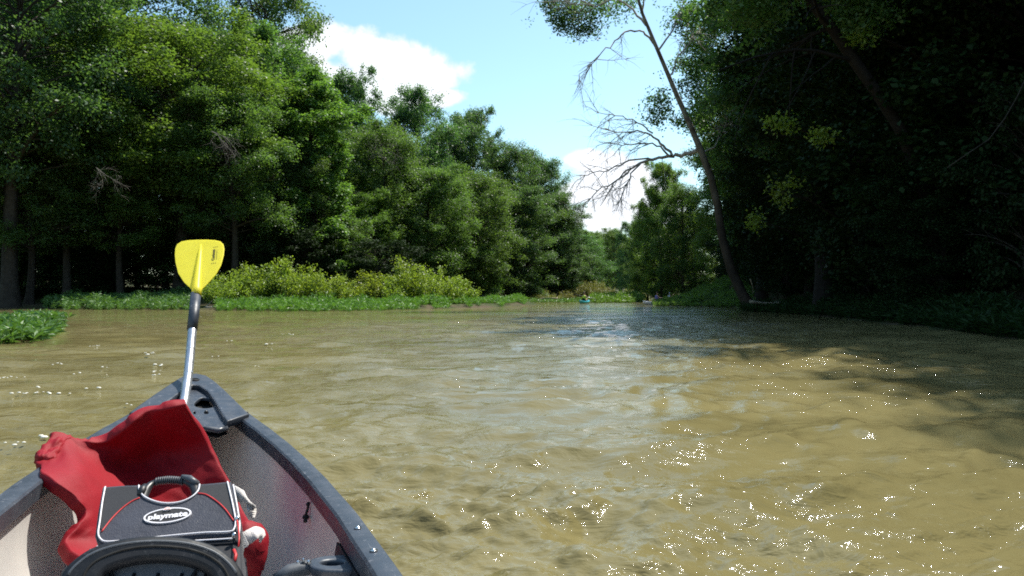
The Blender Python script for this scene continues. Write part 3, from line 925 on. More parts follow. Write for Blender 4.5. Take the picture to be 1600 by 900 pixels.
rg = np.random.default_rng(77)
grass_sets = [
    ('grass', M['leaf_weed'], 5200, 72, 300, ([60, 80, 200, 300], [481, 483, 484, 484]), ([60, 300], [479.2, 479.2]), .78, 9, .26, .10, 'belt of soft green waterweed along the inlet left of the paddle'),
    ('grass', M['leaf_grass'], 12000, 340, 822, ([330, 480, 600, 700, 780, 822], [485, 486.5, 485, 481, 478.5, 476.5]), ([330, 480, 700, 822], [479.5, 479.5, 476, 474.4]), .62, 9, .26, .08, 'bright green grass strip edging the spit below the shrubs'),
    ('grass', M['leaf_weed'], 1500, -60, 92, ([-60, 40, 80, 92], [541, 534, 528, 516]), ([-60, 60, 80, 92], [499, 503, 508, 513]), .36, 18, .22, .11, 'clump of leafy green water plants at the left edge, nearest the canoe'),
    ('grass', M['leaf_grass'], 2600, 925, 1003, ([925, 965, 1003], [473, 473.3, 472.5]), ([925, 1003], [470.5, 470.5]), 1.0, 7, .4, .09, 'low green grass spit in the river bend behind the kayaks'),
    ('grass', M['leaf_mid'], 3200, 1022, 1175, ([1022, 1080, 1175], [478, 478.6, 481]), ([1022, 1175], [474.5, 477]), .55, 9, .30, .09, 'dim green grass tongue on the right shore by the leaning trunk'),
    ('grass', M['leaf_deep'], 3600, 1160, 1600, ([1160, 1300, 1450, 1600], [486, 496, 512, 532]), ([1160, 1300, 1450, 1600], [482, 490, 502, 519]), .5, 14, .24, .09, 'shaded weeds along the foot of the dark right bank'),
    ('grass', M['leaf_weed'], 1800, 820, 925, ([820, 925], [472.6, 472.6]), ([820, 925], [471, 470.4]), .4, 7, .35, .09, 'thin strip of low grass before the distant gravel bar'),
]
for nm, ma, n, x0, x1, lo, hi, h, lv, lf, wd, lab in grass_sets:
    P = scatter_px(rg, n, x0, x1, lo, hi)
    o = link(nm, mesh_np('grass', *weeds(rg, P, h, lv, lf, wd)), ma)
    tag(o, lab, 'grass', kind='stuff')

# gravel bar stones and driftwood in the distance
stone_me = []
for k in range(4):
    mb = MB(); mb.ball((0, 0, 0), (1, .75, .5), 10, 7); me = mb.mesh('stone')
    for v in me.vertices:
        v.co *= 1 + .3 * mnoise.noise(v.co * 1.5 + Vector((k * 7, 0, 0)))
    me.materials.append(M['stone']); stone_me.append(me)
for i in range(46):
    px = rnd.uniform(818, 905) if i < 34 else rnd.uniform(940, 1000)
    Y = rnd.uniform(99, 110); X = (px - 800) / F * Y
    o = bpy.data.objects.new('stone', stone_me[i % 4]); col.objects.link(o)
    s = rnd.uniform(.2, .65); o.scale = (s * 1.4, s, s * .7); o.location = (X, Y, max(0, gz(X, Y)) + .1); o.rotation_euler = (0, 0, rnd.random() * 6)
    tag(o, 'pale stone on the distant gravel bar', 'stone', 'stones on the distant gravel bar')
for (x0, y0, x1, y1, Y, r, lab) in [(318, 482, 345, 450, 49, .035, 'thin slanting dead stick at the foot of the shrubs by the paddle'),
                                    (322, 481, 362, 478, 48.6, .09, 'pale driftwood log at the waterline below the shrubs'),
                                    (350, 482, 366, 468, 49.2, .05, 'short broken driftwood stub among the shrub stems'),
                                    (838, 468, 872, 466, 100, .16, 'bleached driftwood log on the distant gravel bar'),
                                    (1172, 471, 1222, 472, 43, .09, 'fallen pale log at the foot of the leaning trunk'),
                                    (1172, 436, 1176, 460, 42, .03, 'thin pale upright stick right of the leaning trunk'),]:
    a = np.array(at(x0, y0, Y)); b = np.array(at(x1, y1, Y + .8)); pts = bez(a, (a + b) / 2 + rg.normal(size=3) * .12, b, 7)
    mb = MB(); mb.tube([tuple(p) for p in pts], list(np.linspace(r, r * .5, 7)), 7)
    tag(link('driftwood', mb.mesh('driftwood'), M['driftwood']), lab, 'driftwood')

# ------------------------------------------------------------------ materials of the canoe and its load
def plastic(name, c1, c2, rough, scr=.0, scale=14, spec=.5, bump=.15):
    m, q, p, out = mat(name)
    co = q.n('ShaderNodeTexCoord').outputs['Object']
    base = q.mix(q.rng(q.noise(co, scale, 5, .65), .35, .7, 0, 1), c1, c2)
    if scr:
        mp = q.n('ShaderNodeMapping'); q.put(mp.inputs[0], co); mp.inputs['Scale'].default_value = (60, 9, 60); mp.inputs['Rotation'].default_value = (0, 0, .5)
        sc1 = q.rng(q.noise(mp.outputs[0], 1.0, 5, .7, 1.2), .62, .74, 0, scr)
        sc2 = q.rng(q.noise(co, 55, 6, .7), .60, .75, 0, scr)
        base = q.mix(q.m('MAXIMUM', sc1, sc2), base, (.42, .42, .44))
    q.put(p.inputs['Base Color'], base)
    q.put(p.inputs['Roughness'], q.rng(q.noise(co, scale * 2, 4), .3, .7, rough * .8, min(1, rough * 1.25)))
    p.inputs['Specular IOR Level'].default_value = spec
    b = q.n('ShaderNodeBump'); b.inputs['Strength'].default_value = bump; b.inputs['Distance'].default_value = .002
    q.put(b.inputs['Height'], q.noise(co, 160, 4, .6)); q.put(p.inputs['Normal'], b.outputs[0])
    return m


def fabric(name, c1, c2, weave=900, rough=.8, bump=.3, wr=.0, sheen=.3):
    m, q, p, out = mat(name)
    co = q.n('ShaderNodeTexCoord').outputs['Object']
    q.put(p.inputs['Base Color'], q.mix(q.rng(q.noise(co, 12, 5, .6), .3, .7, 0, 1), c1, c2))
    p.inputs['Roughness'].default_value = rough; p.inputs['Specular IOR Level'].default_value = .3
    p.inputs['Sheen Weight'].default_value = sheen
    v = q.n('ShaderNodeTexVoronoi'); q.put(v.inputs['Vector'], co); v.inputs['Scale'].default_value = weave
    h = q.m('ADD', q.m('MULTIPLY', v.outputs[0], .3), q.m('MULTIPLY', q.noise(co, 24, 4, .6, .8), wr))
    b = q.n('ShaderNodeBump'); b.inputs['Strength'].default_value = bump; b.inputs['Distance'].default_value = .006
    q.put(b.inputs['Height'], h); q.put(p.inputs['Normal'], b.outputs[0])
    return m


M['vinyl'] = plastic('vinyl', (.026, .032, .044), (.044, .054, .072), .42, .35, spec=.6)
M['vinyl_dark'] = plastic('vinyl_dark', (.006, .008, .011), (.012, .014, .019), .55, .12, spec=.3)
M['hole'] = plastic('hole_black', (.003, .003, .003), (.005, .005, .005), .8)
def hull_mat():
    m, q, p, out = mat('hull_inside')
    co = q.n('ShaderNodeTexCoord').outputs['Object']
    c = q.mix(q.rng(q.noise(co, 4, 5, .6), .35, .65, 0, 1), (.60, .57, .53), (.50, .47, .45))
    c = q.mix(q.rng(q.noise(co, 45, 5, .7), .66, .74, 0, .6), c, (.16, .12, .09))
    mp = q.n('ShaderNodeMapping'); q.put(mp.inputs[0], co); mp.inputs['Scale'].default_value = (40, 5, 14); mp.inputs['Rotation'].default_value = (.3, .2, .4)
    c = q.mix(q.rng(q.noise(mp.outputs[0], 1.0, 5, .7, 1.0), .62, .72, 0, .4), c, (.26, .22, .19))
    q.put(p.inputs['Base Color'], c); p.inputs['Roughness'].default_value = .42; p.inputs['Specular IOR Level'].default_value = .5
    b_ = q.n('ShaderNodeBump'); b_.inputs['Strength'].default_value = .25; b_.inputs['Distance'].default_value = .004
    q.put(b_.inputs['Height'], q.noise(co, 9, 4, .5)); q.put(p.inputs['Normal'], b_.outputs[0])
    return m


M['hull_in'] = hull_mat()
M['hull_out'] = plastic('hull_outside', (.03, .05, .09), (.05, .07, .12), .35)
M['red'] = fabric('red_nylon', (.26, .004, .012), (.21, .003, .009), 700, .6, .35, 1.0, .0)
M['bagcloth'] = fabric('black_honeycomb_cloth', (.024, .026, .038), (.038, .041, .058), 330, .5, .5, .9, .2)
M['bagplain'] = fabric('black_cloth', (.010, .010, .013), (.016, .016, .02), 900, .6, .3, .6, .2)
M['white'] = simple('white_cord', (.72, .70, .72), (.62, .60, .64), .5, 30)
M['webbing'] = fabric('white_webbing', (.78, .74, .72), (.66, .62, .60), 500, .75, .4, .4)
M['redcord'] = simple('red_cord', (.55, .03, .03), (.45, .02, .02), .5, 30)
M['rubber'] = plastic('black_rubber', (.014, .015, .017), (.024, .025, .028), .42)
M['grey_plastic'] = plastic('grey_plastic', (.055, .062, .072), (.085, .092, .105), .45, .3)
M['alu'] = simple('aluminium', (.62, .64, .68), (.48, .50, .54), .34, 25, .1, 80, .5, metal=.85)
M['steel'] = simple('rivet_steel', (.8, .8, .8), (.7, .7, .7), .22, 40, metal=1)


def blade_mat():
    m, q, p, out = mat('yellow_plastic')
    co = q.n('ShaderNodeTexCoord').outputs['Object']
    c = q.mix(q.rng(q.noise(co, 25, 4), .3, .7, 0, 1), (.95, .86, .11), (.92, .83, .09))
    q.put(p.inputs['Base Color'], c); p.inputs['Roughness'].default_value = .42
    c = q.mix(q.rng(q.noise(co, 130, 4, .7), .68, .74, 0, .75), c, (.30, .22, .06))
    mp = q.n('ShaderNodeMapping'); q.put(mp.inputs[0], co); mp.inputs['Scale'].default_value = (90, 12, 12); mp.inputs['Rotation'].default_value = (0, .6, .3)
    c = q.mix(q.rng(q.noise(mp.outputs[0], 1.0, 5, .7, .5), .63, .72, 0, .35), c, (.50, .42, .10)); q.put(p.inputs['Base Color'], c)
    tr = q.n('ShaderNodeBsdfTranslucent'); q.put(tr.inputs[0], q.vm('MULTIPLY', c, (1.12, 1.2, 1.9)))
    mx = q.n('ShaderNodeMixShader'); mx.inputs[0].default_value = .5
    q.put(mx.inputs[1], p.outputs[0]); q.put(mx.inputs[2], tr.outputs[0]); q.put(out.inputs[0], mx.outputs[0])
    return m


M['yellow'] = blade_mat()
M['print'] = simple('dark_print', (.05, .045, .02), (.09, .08, .03), .6, 200)

# ------------------------------------------------------------------ canoe
canoe = empty('canoe', CM)
tag(canoe, 'canoe bow with dark scuffed gunwales and pale grey inner hull, seen from its stern seat', 'canoe')


def hull_mesh(inner):
    S = sorted(set([0, .02, .05, .09, .14, .2, .28, .37] + [.37 + i * .1 for i in range(40)] + [CLEN - x for x in (0, .02, .05, .09, .14, .2, .28)]))
    S = [s for s in S if 0 <= s <= CLEN]
    na = 28; mb = MB(); V = []
    off = .012 if inner else 0.0
    for s in S:
        se = min(s, CLEN - s)
        zg = z_gun(s); w = max(.006, w_half(s) - .022 - off)
        if inner: kz = -.345 * (1 - math.exp(-(se + .0) / .13)) + .02 if se < .5 else -.33
        else: kz = -.455 * (1 - math.exp(-se / .10))
        if inner: kz = -.33 * (1 - math.exp(-se / .12))
        for i in range(na + 1):
            a = math.pi * i / na
            c, n_ = math.cos(a), math.sin(a)
            p = .42 + .5 * math.exp(-se / .35)
            tt = w * math.copysign(abs(c) ** p, c) * (1 + .04 * n_ * min(1, se))
            V.append((tt, -s, zg + (kz - zg) * n_ ** .72))
    m = len(S); Fc = [(i * (na + 1) + k, i * (na + 1) + k + 1, (i + 1) * (na + 1) + k + 1, (i + 1) * (na + 1) + k) for i in range(m - 1) for k in range(na)]
    mb.add(V, Fc); return mb.mesh('hull')


ho = link('hull', hull_mesh(False), M['hull_out'], canoe, True)
hi_ = link('hull_lining', hull_mesh(True), M['hull_in'], canoe, True)


def gunwale(side):
    prof = [(-.033, -.036), (-.035, .006), (-.030, .012), (-.010, .0155), (.016, .014), (.022, .007), (.022, -.030), (.016, -.030), (.016, -.006), (-.029, -.006), (-.029, -.036)]
    S = [.36 + i * .06 for i in range(int((CLEN - .72) / .06) + 1)]
    V = []; n = len(prof)
    for s in S:
        w = w_half(s); dw = (w_half(s + .02) - w_half(s - .02)) / .04
        nx_, ny_ = 1 / math.hypot(1, dw), dw / math.hypot(1, dw)
        for a, b in prof:
            V.append((side * (w - .014 + a * nx_), -(s) + a * ny_ * 1.0, z_gun(s) + b))
    m = len(S)
    Fc = [(i * n + k, i * n + (k + 1) % n, (i + 1) * n + (k + 1) % n, (i + 1) * n + k) for i in range(m - 1) for k in range(n)]
    Fc += [tuple(range(n)), tuple(range((m - 1) * n, m * n))[::-1]]
    mb = MB(); mb.add(V, Fc); o = link('gunwale', mb.mesh('gunwale'), M['vinyl'], canoe, True)
    return autosmooth(o, 32)


gun_l = gunwale(-1); gun_r = gunwale(1)

# bow deck: frame in canoe local space
d0 = Vector((0, 0, z_gun(0) + .012)); d1 = Vector((0, -.4, z_gun(.4) + .018))
n_deck = Vector((1, 0, 0)).cross((d0 - d1)).normalized()
DFl = frame_of(d1, Vector((1, 0, 0)), n_deck)       # local
DF = CM @ DFl; DFi = DF.inverted()
dp0 = DF.translation; dn = (DF.to_3x3() @ Vector((0, 0, 1))).normalized()


def dk(px, py):
    p = DFi @ ray_plane(px, py, dp0, dn); return (p.x, p.y)


deck = [(205, 650), (218, 640), (240, 624), (262, 609), (280, 597), (292, 591), (306, 589), (320, 592), (332, 600), (348, 614), (368, 634), (386, 652),
        (356, 662), (350, 654), (338, 632), (326, 616), (312, 607), (300, 606), (287, 612), (268, 626), (252, 638), (240, 648), (226, 655)]
me = plate_mesh([[dk(*p) for p in deck]], .030, DF, .006)
o = link('deck_rim', me, M['vinyl'], canoe); autosmooth(o, 40)
inset = DF @ Matrix.Translation((0, 0, -.012))
pan = [(226, 655), (250, 637), (268, 624), (287, 611), (300, 604), (313, 605), (327, 614), (340, 630), (352, 652), (356, 661), (342, 667), (322, 664), (300, 665), (270, 668), (245, 666)]
holes = [[(319, 619), (334, 634), (310, 635), (309, 622)], [(301, 642), (304, 640), (307, 642), (304, 645)], [(318, 642), (322, 640), (327, 642), (322, 645)],
         [(287, 618), (283, 634), (266, 636), (276, 624)]]
me = plate_mesh([[dk(*p) for p in pan]] + [[dk(*p) for p in h] for h in holes], .014, inset, .003, (1, 2, 3))
o = link('deck_panel', me, M['vinyl'], canoe); autosmooth(o, 40)
me = plate_mesh([[dk(*p) for p in pan]], .004, DF @ Matrix.Translation((0, 0, -.040)), 0)
link('deck_underside', me, M['hole'], canoe)
# back lip
mb = MB(); lip = [(240, 668), (262, 667), (290, 664), (320, 663), (342, 667), (354, 663)]
mb.tube([DF @ Vector((*dk(x, y), -.014)) for x, y in lip], .011, 8)
link('deck_lip', mb.mesh('lip'), M['vinyl'], canoe)
# tip hole (recessed ring) and bolts
for (x, y, r) in [(304, 599, .016)]:
    c = Vector((*dk(x, y), .0165)); mb = MB()
    mb.tube([DF @ (c + Vector((math.cos(a) * r, math.sin(a) * r * .8, 0))) for a in [i * math.pi / 8 for i in range(17)]], .003, 6)
    link('drain_ring', mb.mesh('ring'), M['vinyl_dark'], canoe)
    mb = MB(); mb.tube([DF @ (c + Vector((0, 0, -.004))), DF @ (c + Vector((0, 0, -.0002)))], r * .85, 16)
    link('drain_hole', mb.mesh('hole'), M['hole'], canoe)
for (x, y) in [(322, 642)]:
    mb = MB(); c = DF @ Vector((*dk(x, y), -.004)); mb.ball(c, .007, 10, 6); link('bolt', mb.mesh('bolt'), M['rubber'], canoe)
# cap seams
for sgn in (-1, 1):
    mb = MB(); s = .395; w = w_half(s)
    mb.tube([(sgn * (w - .05), -s, z_gun(s) + .012), (sgn * (w - .03), -s, z_gun(s) + .018), (sgn * (w - .004), -s + .0, z_gun(s) + .018), (sgn * (w + .004), -s, z_gun(s) + .0)], .0035, 6)
    link('cap_seam', mb.mesh('seam'), M['vinyl_dark'], canoe, True)

# rivets on the right gunwale (a washer and a dome), and partners on the left
gp0 = CM @ Vector((0, -1.8, .0165 + z_gun(1.8))); gn = (CM.to_3x3() @ Vector((0, 0, 1))).normalized()
for (x, y) in [(541, 826), (569, 860), (600, 905)]:
    p = CMI @ ray_plane(x, y, gp0, gn)
    for sg in (1, -1):
        c = Vector((sg * (w_half(-p.y) - .022), p.y, z_gun(-p.y) + .0165))
        mb = MB(); mb.tube([c, c + Vector((0, 0, .0018))], .0085, 16); mb.ball(c + Vector((0, 0, .001)), (.0055, .0055, .0045), 12, 7)
        link('rivet', mb.mesh('rivet'), M['steel'], canoe, True)
# black tie clip on the inner right side
mb = MB(); c0 = CMI @ at(446, 757, 2.3)
s = -c0.y; cx_ = w_half(s) - .045
mb.tube([(cx_ + .004, -s, z_gun(s) - .055), (cx_ + .002, -s, z_gun(s) - .075), (cx_ - .004, -s - .004, z_gun(s) - .095)], .004, 6)
mb.ball((cx_ - .002, -s, z_gun(s) - .098), (.010, .013, .008)); mb.ball((cx_ - .004, -s - .012, z_gun(s) - .106), .006); mb.ball((cx_ + .002, -s, z_gun(s) - .062), .006)
link('tie_clip', mb.mesh('clip'), M['hole'], canoe, True)

def catmull(Gm, t):
    n = len(Gm); out = []
    for x in t:
        i = min(int(x), n - 2); f = x - i
        p0, p1, p2, p3 = Gm[max(i - 1, 0)], Gm[i], Gm[i + 1], Gm[min(i + 2, n - 1)]
        out.append(.5 * ((2 * p1) + (p2 - p0) * f + (2 * p0 - 5 * p1 + 4 * p2 - p3) * f * f + (3 * p1 - p0 - 3 * p2 + p3) * f ** 3))
    return np.array(out)



# bow seat: pan, cup holder, backrest
def lp(px, py, Y): return CMI @ at(px, py, Y)


seat_z = -.135
mb = MB()
S0, S1 = 1.42, 1.90
out = []
out = [(.13, -S0), (.17, -S0 - .05), (.17, -S1), (-.23, -S1), (-.23, -S0 - .05), (-.19, -S0)]
me = plate_mesh([out], .03, CM @ Matrix.Translation((0, 0, seat_z)), .006)
sp_ = link('seat', me, M['vinyl_dark'], canoe)

BY = 1.60
bp0 = at(240, 870, BY); tow = (Vector((0, 0, HC)) - bp0); tow.z = 0
bn = (tow.normalized() * 1.0 + Vector((0, 0, .55))).normalized()
BF = frame_of(bp0, Vector((1, .0, 0)), bn); BFi = BF.inverted()


def bk(px, py):
    p = BFi @ ray_plane(px, py, bp0, bn); return (p.x, p.y)


arc_o = [(96, 930), (108, 902), (124, 884), (150, 867), (190, 855), (240, 850), (290, 853), (328, 864), (352, 880), (368, 900), (380, 930)]
arc_i = [(146, 930), (152, 902), (168, 886), (205, 874), (245, 870), (285, 873), (318, 883), (338, 898), (346, 930)]


def down(arc, dx):
    t = np.array(arc, float); n = len(t); tt = np.linspace(0, n - 1, (n - 1) * 5 + 1)
    a = [bk(*p) for p in catmull(t, tt)]
    return a + [(a[-1][0] - dx, a[-1][1] - .16), (a[0][0] + dx, a[0][1] - .16)]


br = link('backrest', plate_mesh([down(arc_o, .02), down(arc_i, .02)], .05, BF, .012), M['vinyl_dark'], canoe); autosmooth(br, 40)
bi = link('backrest_pan', plate_mesh([down(arc_i, .02)], .012, BF @ Matrix.Translation((0, 0, -.012)), 0), M['grey_plastic'], br)
mb = MB(); mb.tube([BF @ Vector((*bk(*p), .0235)) for p in catmull(np.array(arc_o, float), np.linspace(1, 9, 41))], .0030, 6); link('rim_bead', mb.mesh('bead'), M['grey_plastic'], br)
arc_m = [(128, 915), (138, 893), (160, 876), (200, 862.5), (243, 858), (288, 861.5), (322, 872), (346, 889), (358, 912)]
mb = MB(); mb.tube([BF @ Vector((*bk(*p), .0245)) for p in catmull(np.array(arc_m, float), np.linspace(0, 8, 41))], .0028, 6); link('rim_groove', mb.mesh('bead'), M['hole'], br)
for a, b in (((172, 884), (184, 930)), ((310, 884), (297, 912))):
    A_ = bk(*a); B_ = bk(*b); mb = MB()
    w_ = .010
    P_ = [(A_[0], A_[1], .014), (B_[0] - w_, B_[1], -.006), (B_[0] + w_, B_[1], -.006), (B_[0], B_[1], .018), ]
    mb.add([BF @ Vector(p) for p in P_], [(0, 1, 3), (0, 3, 2), (1, 2, 3), (0, 2, 1)])
    link('stiffening_fin', mb.mesh('fin', False), M['vinyl_dark'], br)
mb = MB()
for xx in np.linspace(-.5, .5, 5):
    c_ = bk(245 + xx * 150, 905); mb.tube([BF @ Vector((c_[0], c_[1] - .12, -.004)), BF @ Vector((c_[0], c_[1] + .012, -.004))], .0035, 6)
link('pan_rib', mb.mesh('ribs'), M['vinyl_dark'], br)

# cup holder (a cylinder cup with a flat flange) on the right end of the seat
cc = CMI @ at(519, 886, 1.80)
CF = CM @ Matrix.Translation(cc)
circ = lambda r, n=28, sx=1: [(math.cos(i * 2 * math.pi / n) * r * sx, math.sin(i * 2 * math.pi / n) * r) for i in range(n)]
fl = [(-.045, .0), (-.042, .022), (-.022, .040), (.045, .042), (.052, .036), (.056, -.04), (-.01, -.045), (-.038, -.028)]
co_ = link('cup_holder', plate_mesh([fl, circ(.027, 24, 1.15)], .022, CF, .006, (0,)), M['vinyl'], canoe); autosmooth(co_, 40)
mb = MB()
n = 24; ring0 = [(math.cos(i * 2 * math.pi / n) * .031, math.sin(i * 2 * math.pi / n) * .027, 0) for i in range(n)]
ring1 = [(x * .9, y * .9, -.085) for x, y, z in ring0]
mb.add([CF @ Vector(p) for p in ring0 + ring1], [(i, (i + 1) % n, n + (i + 1) % n, n + i) for i in range(n)] + [tuple(range(n, 2 * n))])
link('cup', mb.mesh('cup'), M['vinyl_dark'], co_)
mb = MB()
Lb = [Vector((.372, -1.66, -.034)), Vector((.345, -1.74, -.125)), Vector((.350, -1.98, -.125)), Vector((.385, -1.98, -.034))]
V_ = [tuple(p) for p in Lb] + [tuple(p + Vector((.012, 0, -.004))) for p in Lb]
mb.add(V_, [(0, 1, 2, 3), (7, 6, 5, 4), (0, 4, 5, 1), (1, 5, 6, 2), (2, 6, 7, 3), (3, 7, 4, 0)])
link('seat_hanger', mb.mesh('hanger', False), M['vinyl_dark'], canoe, True)
# flat arm with wing nut, left of the cup holder
mb = MB(); pa = [at(430, 905, 1.76), at(452, 893, 1.78), at(480, 887, 1.80), at(498, 888, 1.81)]
mb.tube(pa, [.012, .016, .017, .014], 10); am = link('seat_arm', mb.mesh('arm'), M['grey_plastic'], canoe)
c = at(474, 883, 1.79)
for dx, dz, r in ((0, 0, .007), (.012, .006, .005), (-.012, .005, .005), (0, .011, .004), (.016, -.004, .005), (.006, -.002, .006)):
    mb = MB(); mb.ball(c + Vector((dx, 0, dz)), (r, r * .8, r * 1.2), 8, 6)
    link('wing_nut', mb.mesh('nut', False), M['steel'] if dz > 0 else M['rubber'], am)

# ------------------------------------------------------------------ paddle
pad_pts = [(278, 700, 2.86), (283, 660, 2.98), (289, 620, 3.12), (294, 585, 3.23), (297, 555, 3.30), (300, 520, 3.37), (303, 490, 3.43), (306, 458, 3.50), (309, 420, 3.60), (313, 382, 3.70)]
PW = [at(*p) for p in pad_pts]
paddle = empty('paddle', Matrix.Translation(PW[0]))
tag(paddle, 'yellow bladed canoe paddle with aluminium shaft and black sleeve, standing upright in the bow', 'paddle')
mb = MB(); mb.tube([at(272, 740, 2.83)] + PW[:7], .0180, 16); link('shaft', mb.mesh('shaft'), M['alu'], paddle)
mb = MB(); mb.tube([at(300.2, 515, 3.38), at(303, 490, 3.43), at(305.8, 460, 3.496)], [.0215, .022, .022], 16)
sl = link('sleeve', mb.mesh('sleeve'), M['vinyl'], paddle)
for k in ((294, 586, 3.228), (297.5, 548, 3.314)):
    p = at(*k); q_ = at(k[0] + .25, k[1] - 3, k[2] + .008); mb = MB(); mb.tube([p, q_], .0188, 16); link('crimp', mb.mesh('crimp'), M['alu'], paddle)
pb0 = at(306, 458, 3.50); pbu = (at(313, 378, 3.72) - pb0).normalized()
pbx = Vector((1, -.10, 0)); pbn = pbx.cross(pbu).normalized()
if pbn.y > 0: pbn = -pbn
PF = frame_of(pb0, pbx, pbn); PFi = PF.inverted()


def pk(px, py):
    p = PFi @ ray_plane(px, py, pb0, pbn); return (p.x, p.y)


bl = [(300, 452), (288, 441), (279, 427), (274.8, 410), (273.8, 398), (274.6, 388), (277.5, 382), (284, 378), (293, 376.3), (306, 375.4), (322, 375.2), (336, 376), (344, 377.8), (348.6, 382), (350, 389), (349, 399), (345, 414), (338, 427), (328, 439), (316, 451), (313.5, 458), (300.5, 458)]
me = plate_mesh([[pk(*p) for p in bl]], .005, PF, .0015)
bo = link('blade', me, M['yellow'], paddle)
rb = [((307, 462), .0205), ((307.5, 452), .020), ((309, 435), .0165), ((311, 415), .013), ((313, 395), .009), ((314.5, 382), .003)]
mb = MB(); mb.tube([PF @ Vector((*pk(*p), .001)) for p, r in rb], [r for p, r in rb], 14)
link('blade_spine', mb.mesh('spine'), M['yellow'], paddle)


def text(body, Mx, size, ma, parent, name='lettering', extr=.0006, bold=0.0, align='CENTER', sx=1.0):
    c = bpy.data.curves.new(name, 'FONT'); c.body = body; c.size = size; c.extrude = extr; c.offset = bold
    c.align_x = align; c.align_y = 'CENTER'; c.space_character = 1.0; c.resolution_u = 3
    o = bpy.data.objects.new('tmp', c); col.objects.link(o)
    me = bpy.data.meshes.new_from_object(o.evaluated_get(bpy.context.evaluated_depsgraph_get()))
    bpy.data.objects.remove(o)
    me.materials.clear(); me.transform(Mx @ Matrix.Diagonal((sx, 1, 1, 1)))
    return link(name, me, ma, parent)


def tf(F_, fk, px, py, zoff, rot): 
    x, y = fk(px, py); return F_ @ Matrix.Translation((x, y, zoff)) @ Matrix.Rotation(rot, 4, 'Z')


pu_ = PFi.to_3x3() @ pbu; prot = math.atan2(pu_.y, pu_.x)
text('Caviness', tf(PF, pk, 334, 399, .0031, prot), .0185, M['print'], bo, sx=1.12, bold=.0004)
for (x, y, L_, T_) in ((339, 399, .052, .0016), (337, 386.5, .004, .016), (334, 412, .004, .016)):
    mx_ = tf(PF, pk, x, y, .0030, prot)
    for k in range(7 if L_ > .02 else 3):
        u = (k / (6 if L_ > .02 else 2) - .5)
        c = (u * L_, 0, 0) if L_ > .02 else (0, u * T_, 0)
        mb = MB(); mb.box(c, (L_ / 18, T_ / 2, .0004) if L_ > .02 else (L_ / 2, T_ / 9, .0004), mx_)
        link('fine_print', mb.mesh('print', False), M['print'], bo)

# ------------------------------------------------------------------ red life vest
net = [
    [(60, 723, 2.26), (74, 690, 2.34), (92, 673, 2.38), (124, 686, 2.4), (165, 690, 2.42), (205, 664, 2.44), (232, 641, 2.47), (262, 640, 2.49), (292, 630, 2.51)],
    [(64, 734, 2.17), (88, 722, 2.25), (112, 706, 2.33), (140, 708, 2.39), (175, 707, 2.45), (212, 688, 2.48), (242, 668, 2.51), (275, 664, 2.54), (304, 654, 2.56)],
    [(80, 745, 2.13), (104, 742, 2.17), (128, 736, 2.24), (158, 736, 2.36), (190, 734, 2.47), (224, 722, 2.55), (256, 708, 2.6), (290, 702, 2.62), (326, 692, 2.63)],
    [(116, 772, 2.13), (130, 772, 2.16), (150, 770, 2.22), (178, 768, 2.32), (206, 766, 2.42), (240, 760, 2.51), (274, 752, 2.57), (312, 744, 2.6), (353, 742, 2.61)],
    [(134, 800, 2.13), (148, 802, 2.16), (166, 802, 2.22), (192, 802, 2.31), (220, 802, 2.41), (256, 800, 2.5), (294, 798, 2.55), (338, 794, 2.58), (376, 790, 2.59)],
    [(122, 824, 2.09), (142, 828, 2.12), (164, 830, 2.17), (194, 832, 2.24), (226, 834, 2.31), (264, 836, 2.37), (304, 838, 2.42), (350, 836, 2.45), (400, 828, 2.44)],
    [(103, 845, 2.05), (126, 848, 2.08), (156, 852, 2.11), (190, 856, 2.15), (228, 860, 2.19), (268, 864, 2.24), (312, 868, 2.29), (362, 868, 2.33), (414, 856, 2.34)],
    [(128, 870, 2.0), (146, 874, 2.03), (172, 882, 2.06), (200, 886, 2.1), (234, 892, 2.14), (274, 898, 2.18), (320, 905, 2.22), (360, 908, 2.25), (398, 888, 2.26)],
]
vest = empty('life_vest', Matrix.Translation(at(230, 860, 2.2)))
tag(vest, 'red nylon life vest draped over the left gunwale behind the cooler bag', 'life vest')
G = np.array([[list(at(*c)) for c in row] for row in net])
a_, b_ = G.shape[:2]
up = 6
ti = np.linspace(0, a_ - 1, (a_ - 1) * up + 1); tj = np.linspace(0, b_ - 1, (b_ - 1) * up + 1)


G2 = catmull(G, ti); G2 = np.swapaxes(catmull(np.swapaxes(G2, 0, 1), tj), 0, 1)
na_, nb_ = G2.shape[:2]
# creases: ridged noise pushed along the view normal, stronger at the rolled left end and along the top
for i in range(na_):
    for j in range(nb_):
        u, v = j / (nb_ - 1), i / (na_ - 1)
        p = G2[i, j]
        n1 = mnoise.noise(Vector((p[0] * 9 + p[2] * 4, p[1] * 5, p[2] * 7)))
        n2 = 1 - abs(mnoise.noise(Vector((p[0] * 20 + p[2] * 17, 3.3, p[2] * 13 - p[0] * 12)))) * 2.2
        n3 = 1 - abs(mnoise.noise(Vector((p[0] * 45 - p[2] * 30, 7.7, p[2] * 30)))) * 2.2
        edge = math.exp(-((v) / .16) ** 2) + math.exp(-(u / .2) ** 2) * .8
        amp = .006 + .007 * edge
        G2[i, j] = p + np.array([.0, -1, .25]) * (n1 * .010 + n2 * amp + n3 * .004 * (0.4 + edge))
I = np.arange(na_ * nb_).reshape(na_, nb_)
Q = np.stack([I[:-1, :-1].ravel(), I[1:, :-1].ravel(), I[1:, 1:].ravel(), I[:-1, 1:].ravel()], 1)
vo = link('vest_panel', mesh_np('vest', G2.reshape(-1, 3), Q, True), M['red'], vest)
md = vo.modifiers.new('thick', 'SOLIDIFY'); md.thickness = .034; md.offset = -1
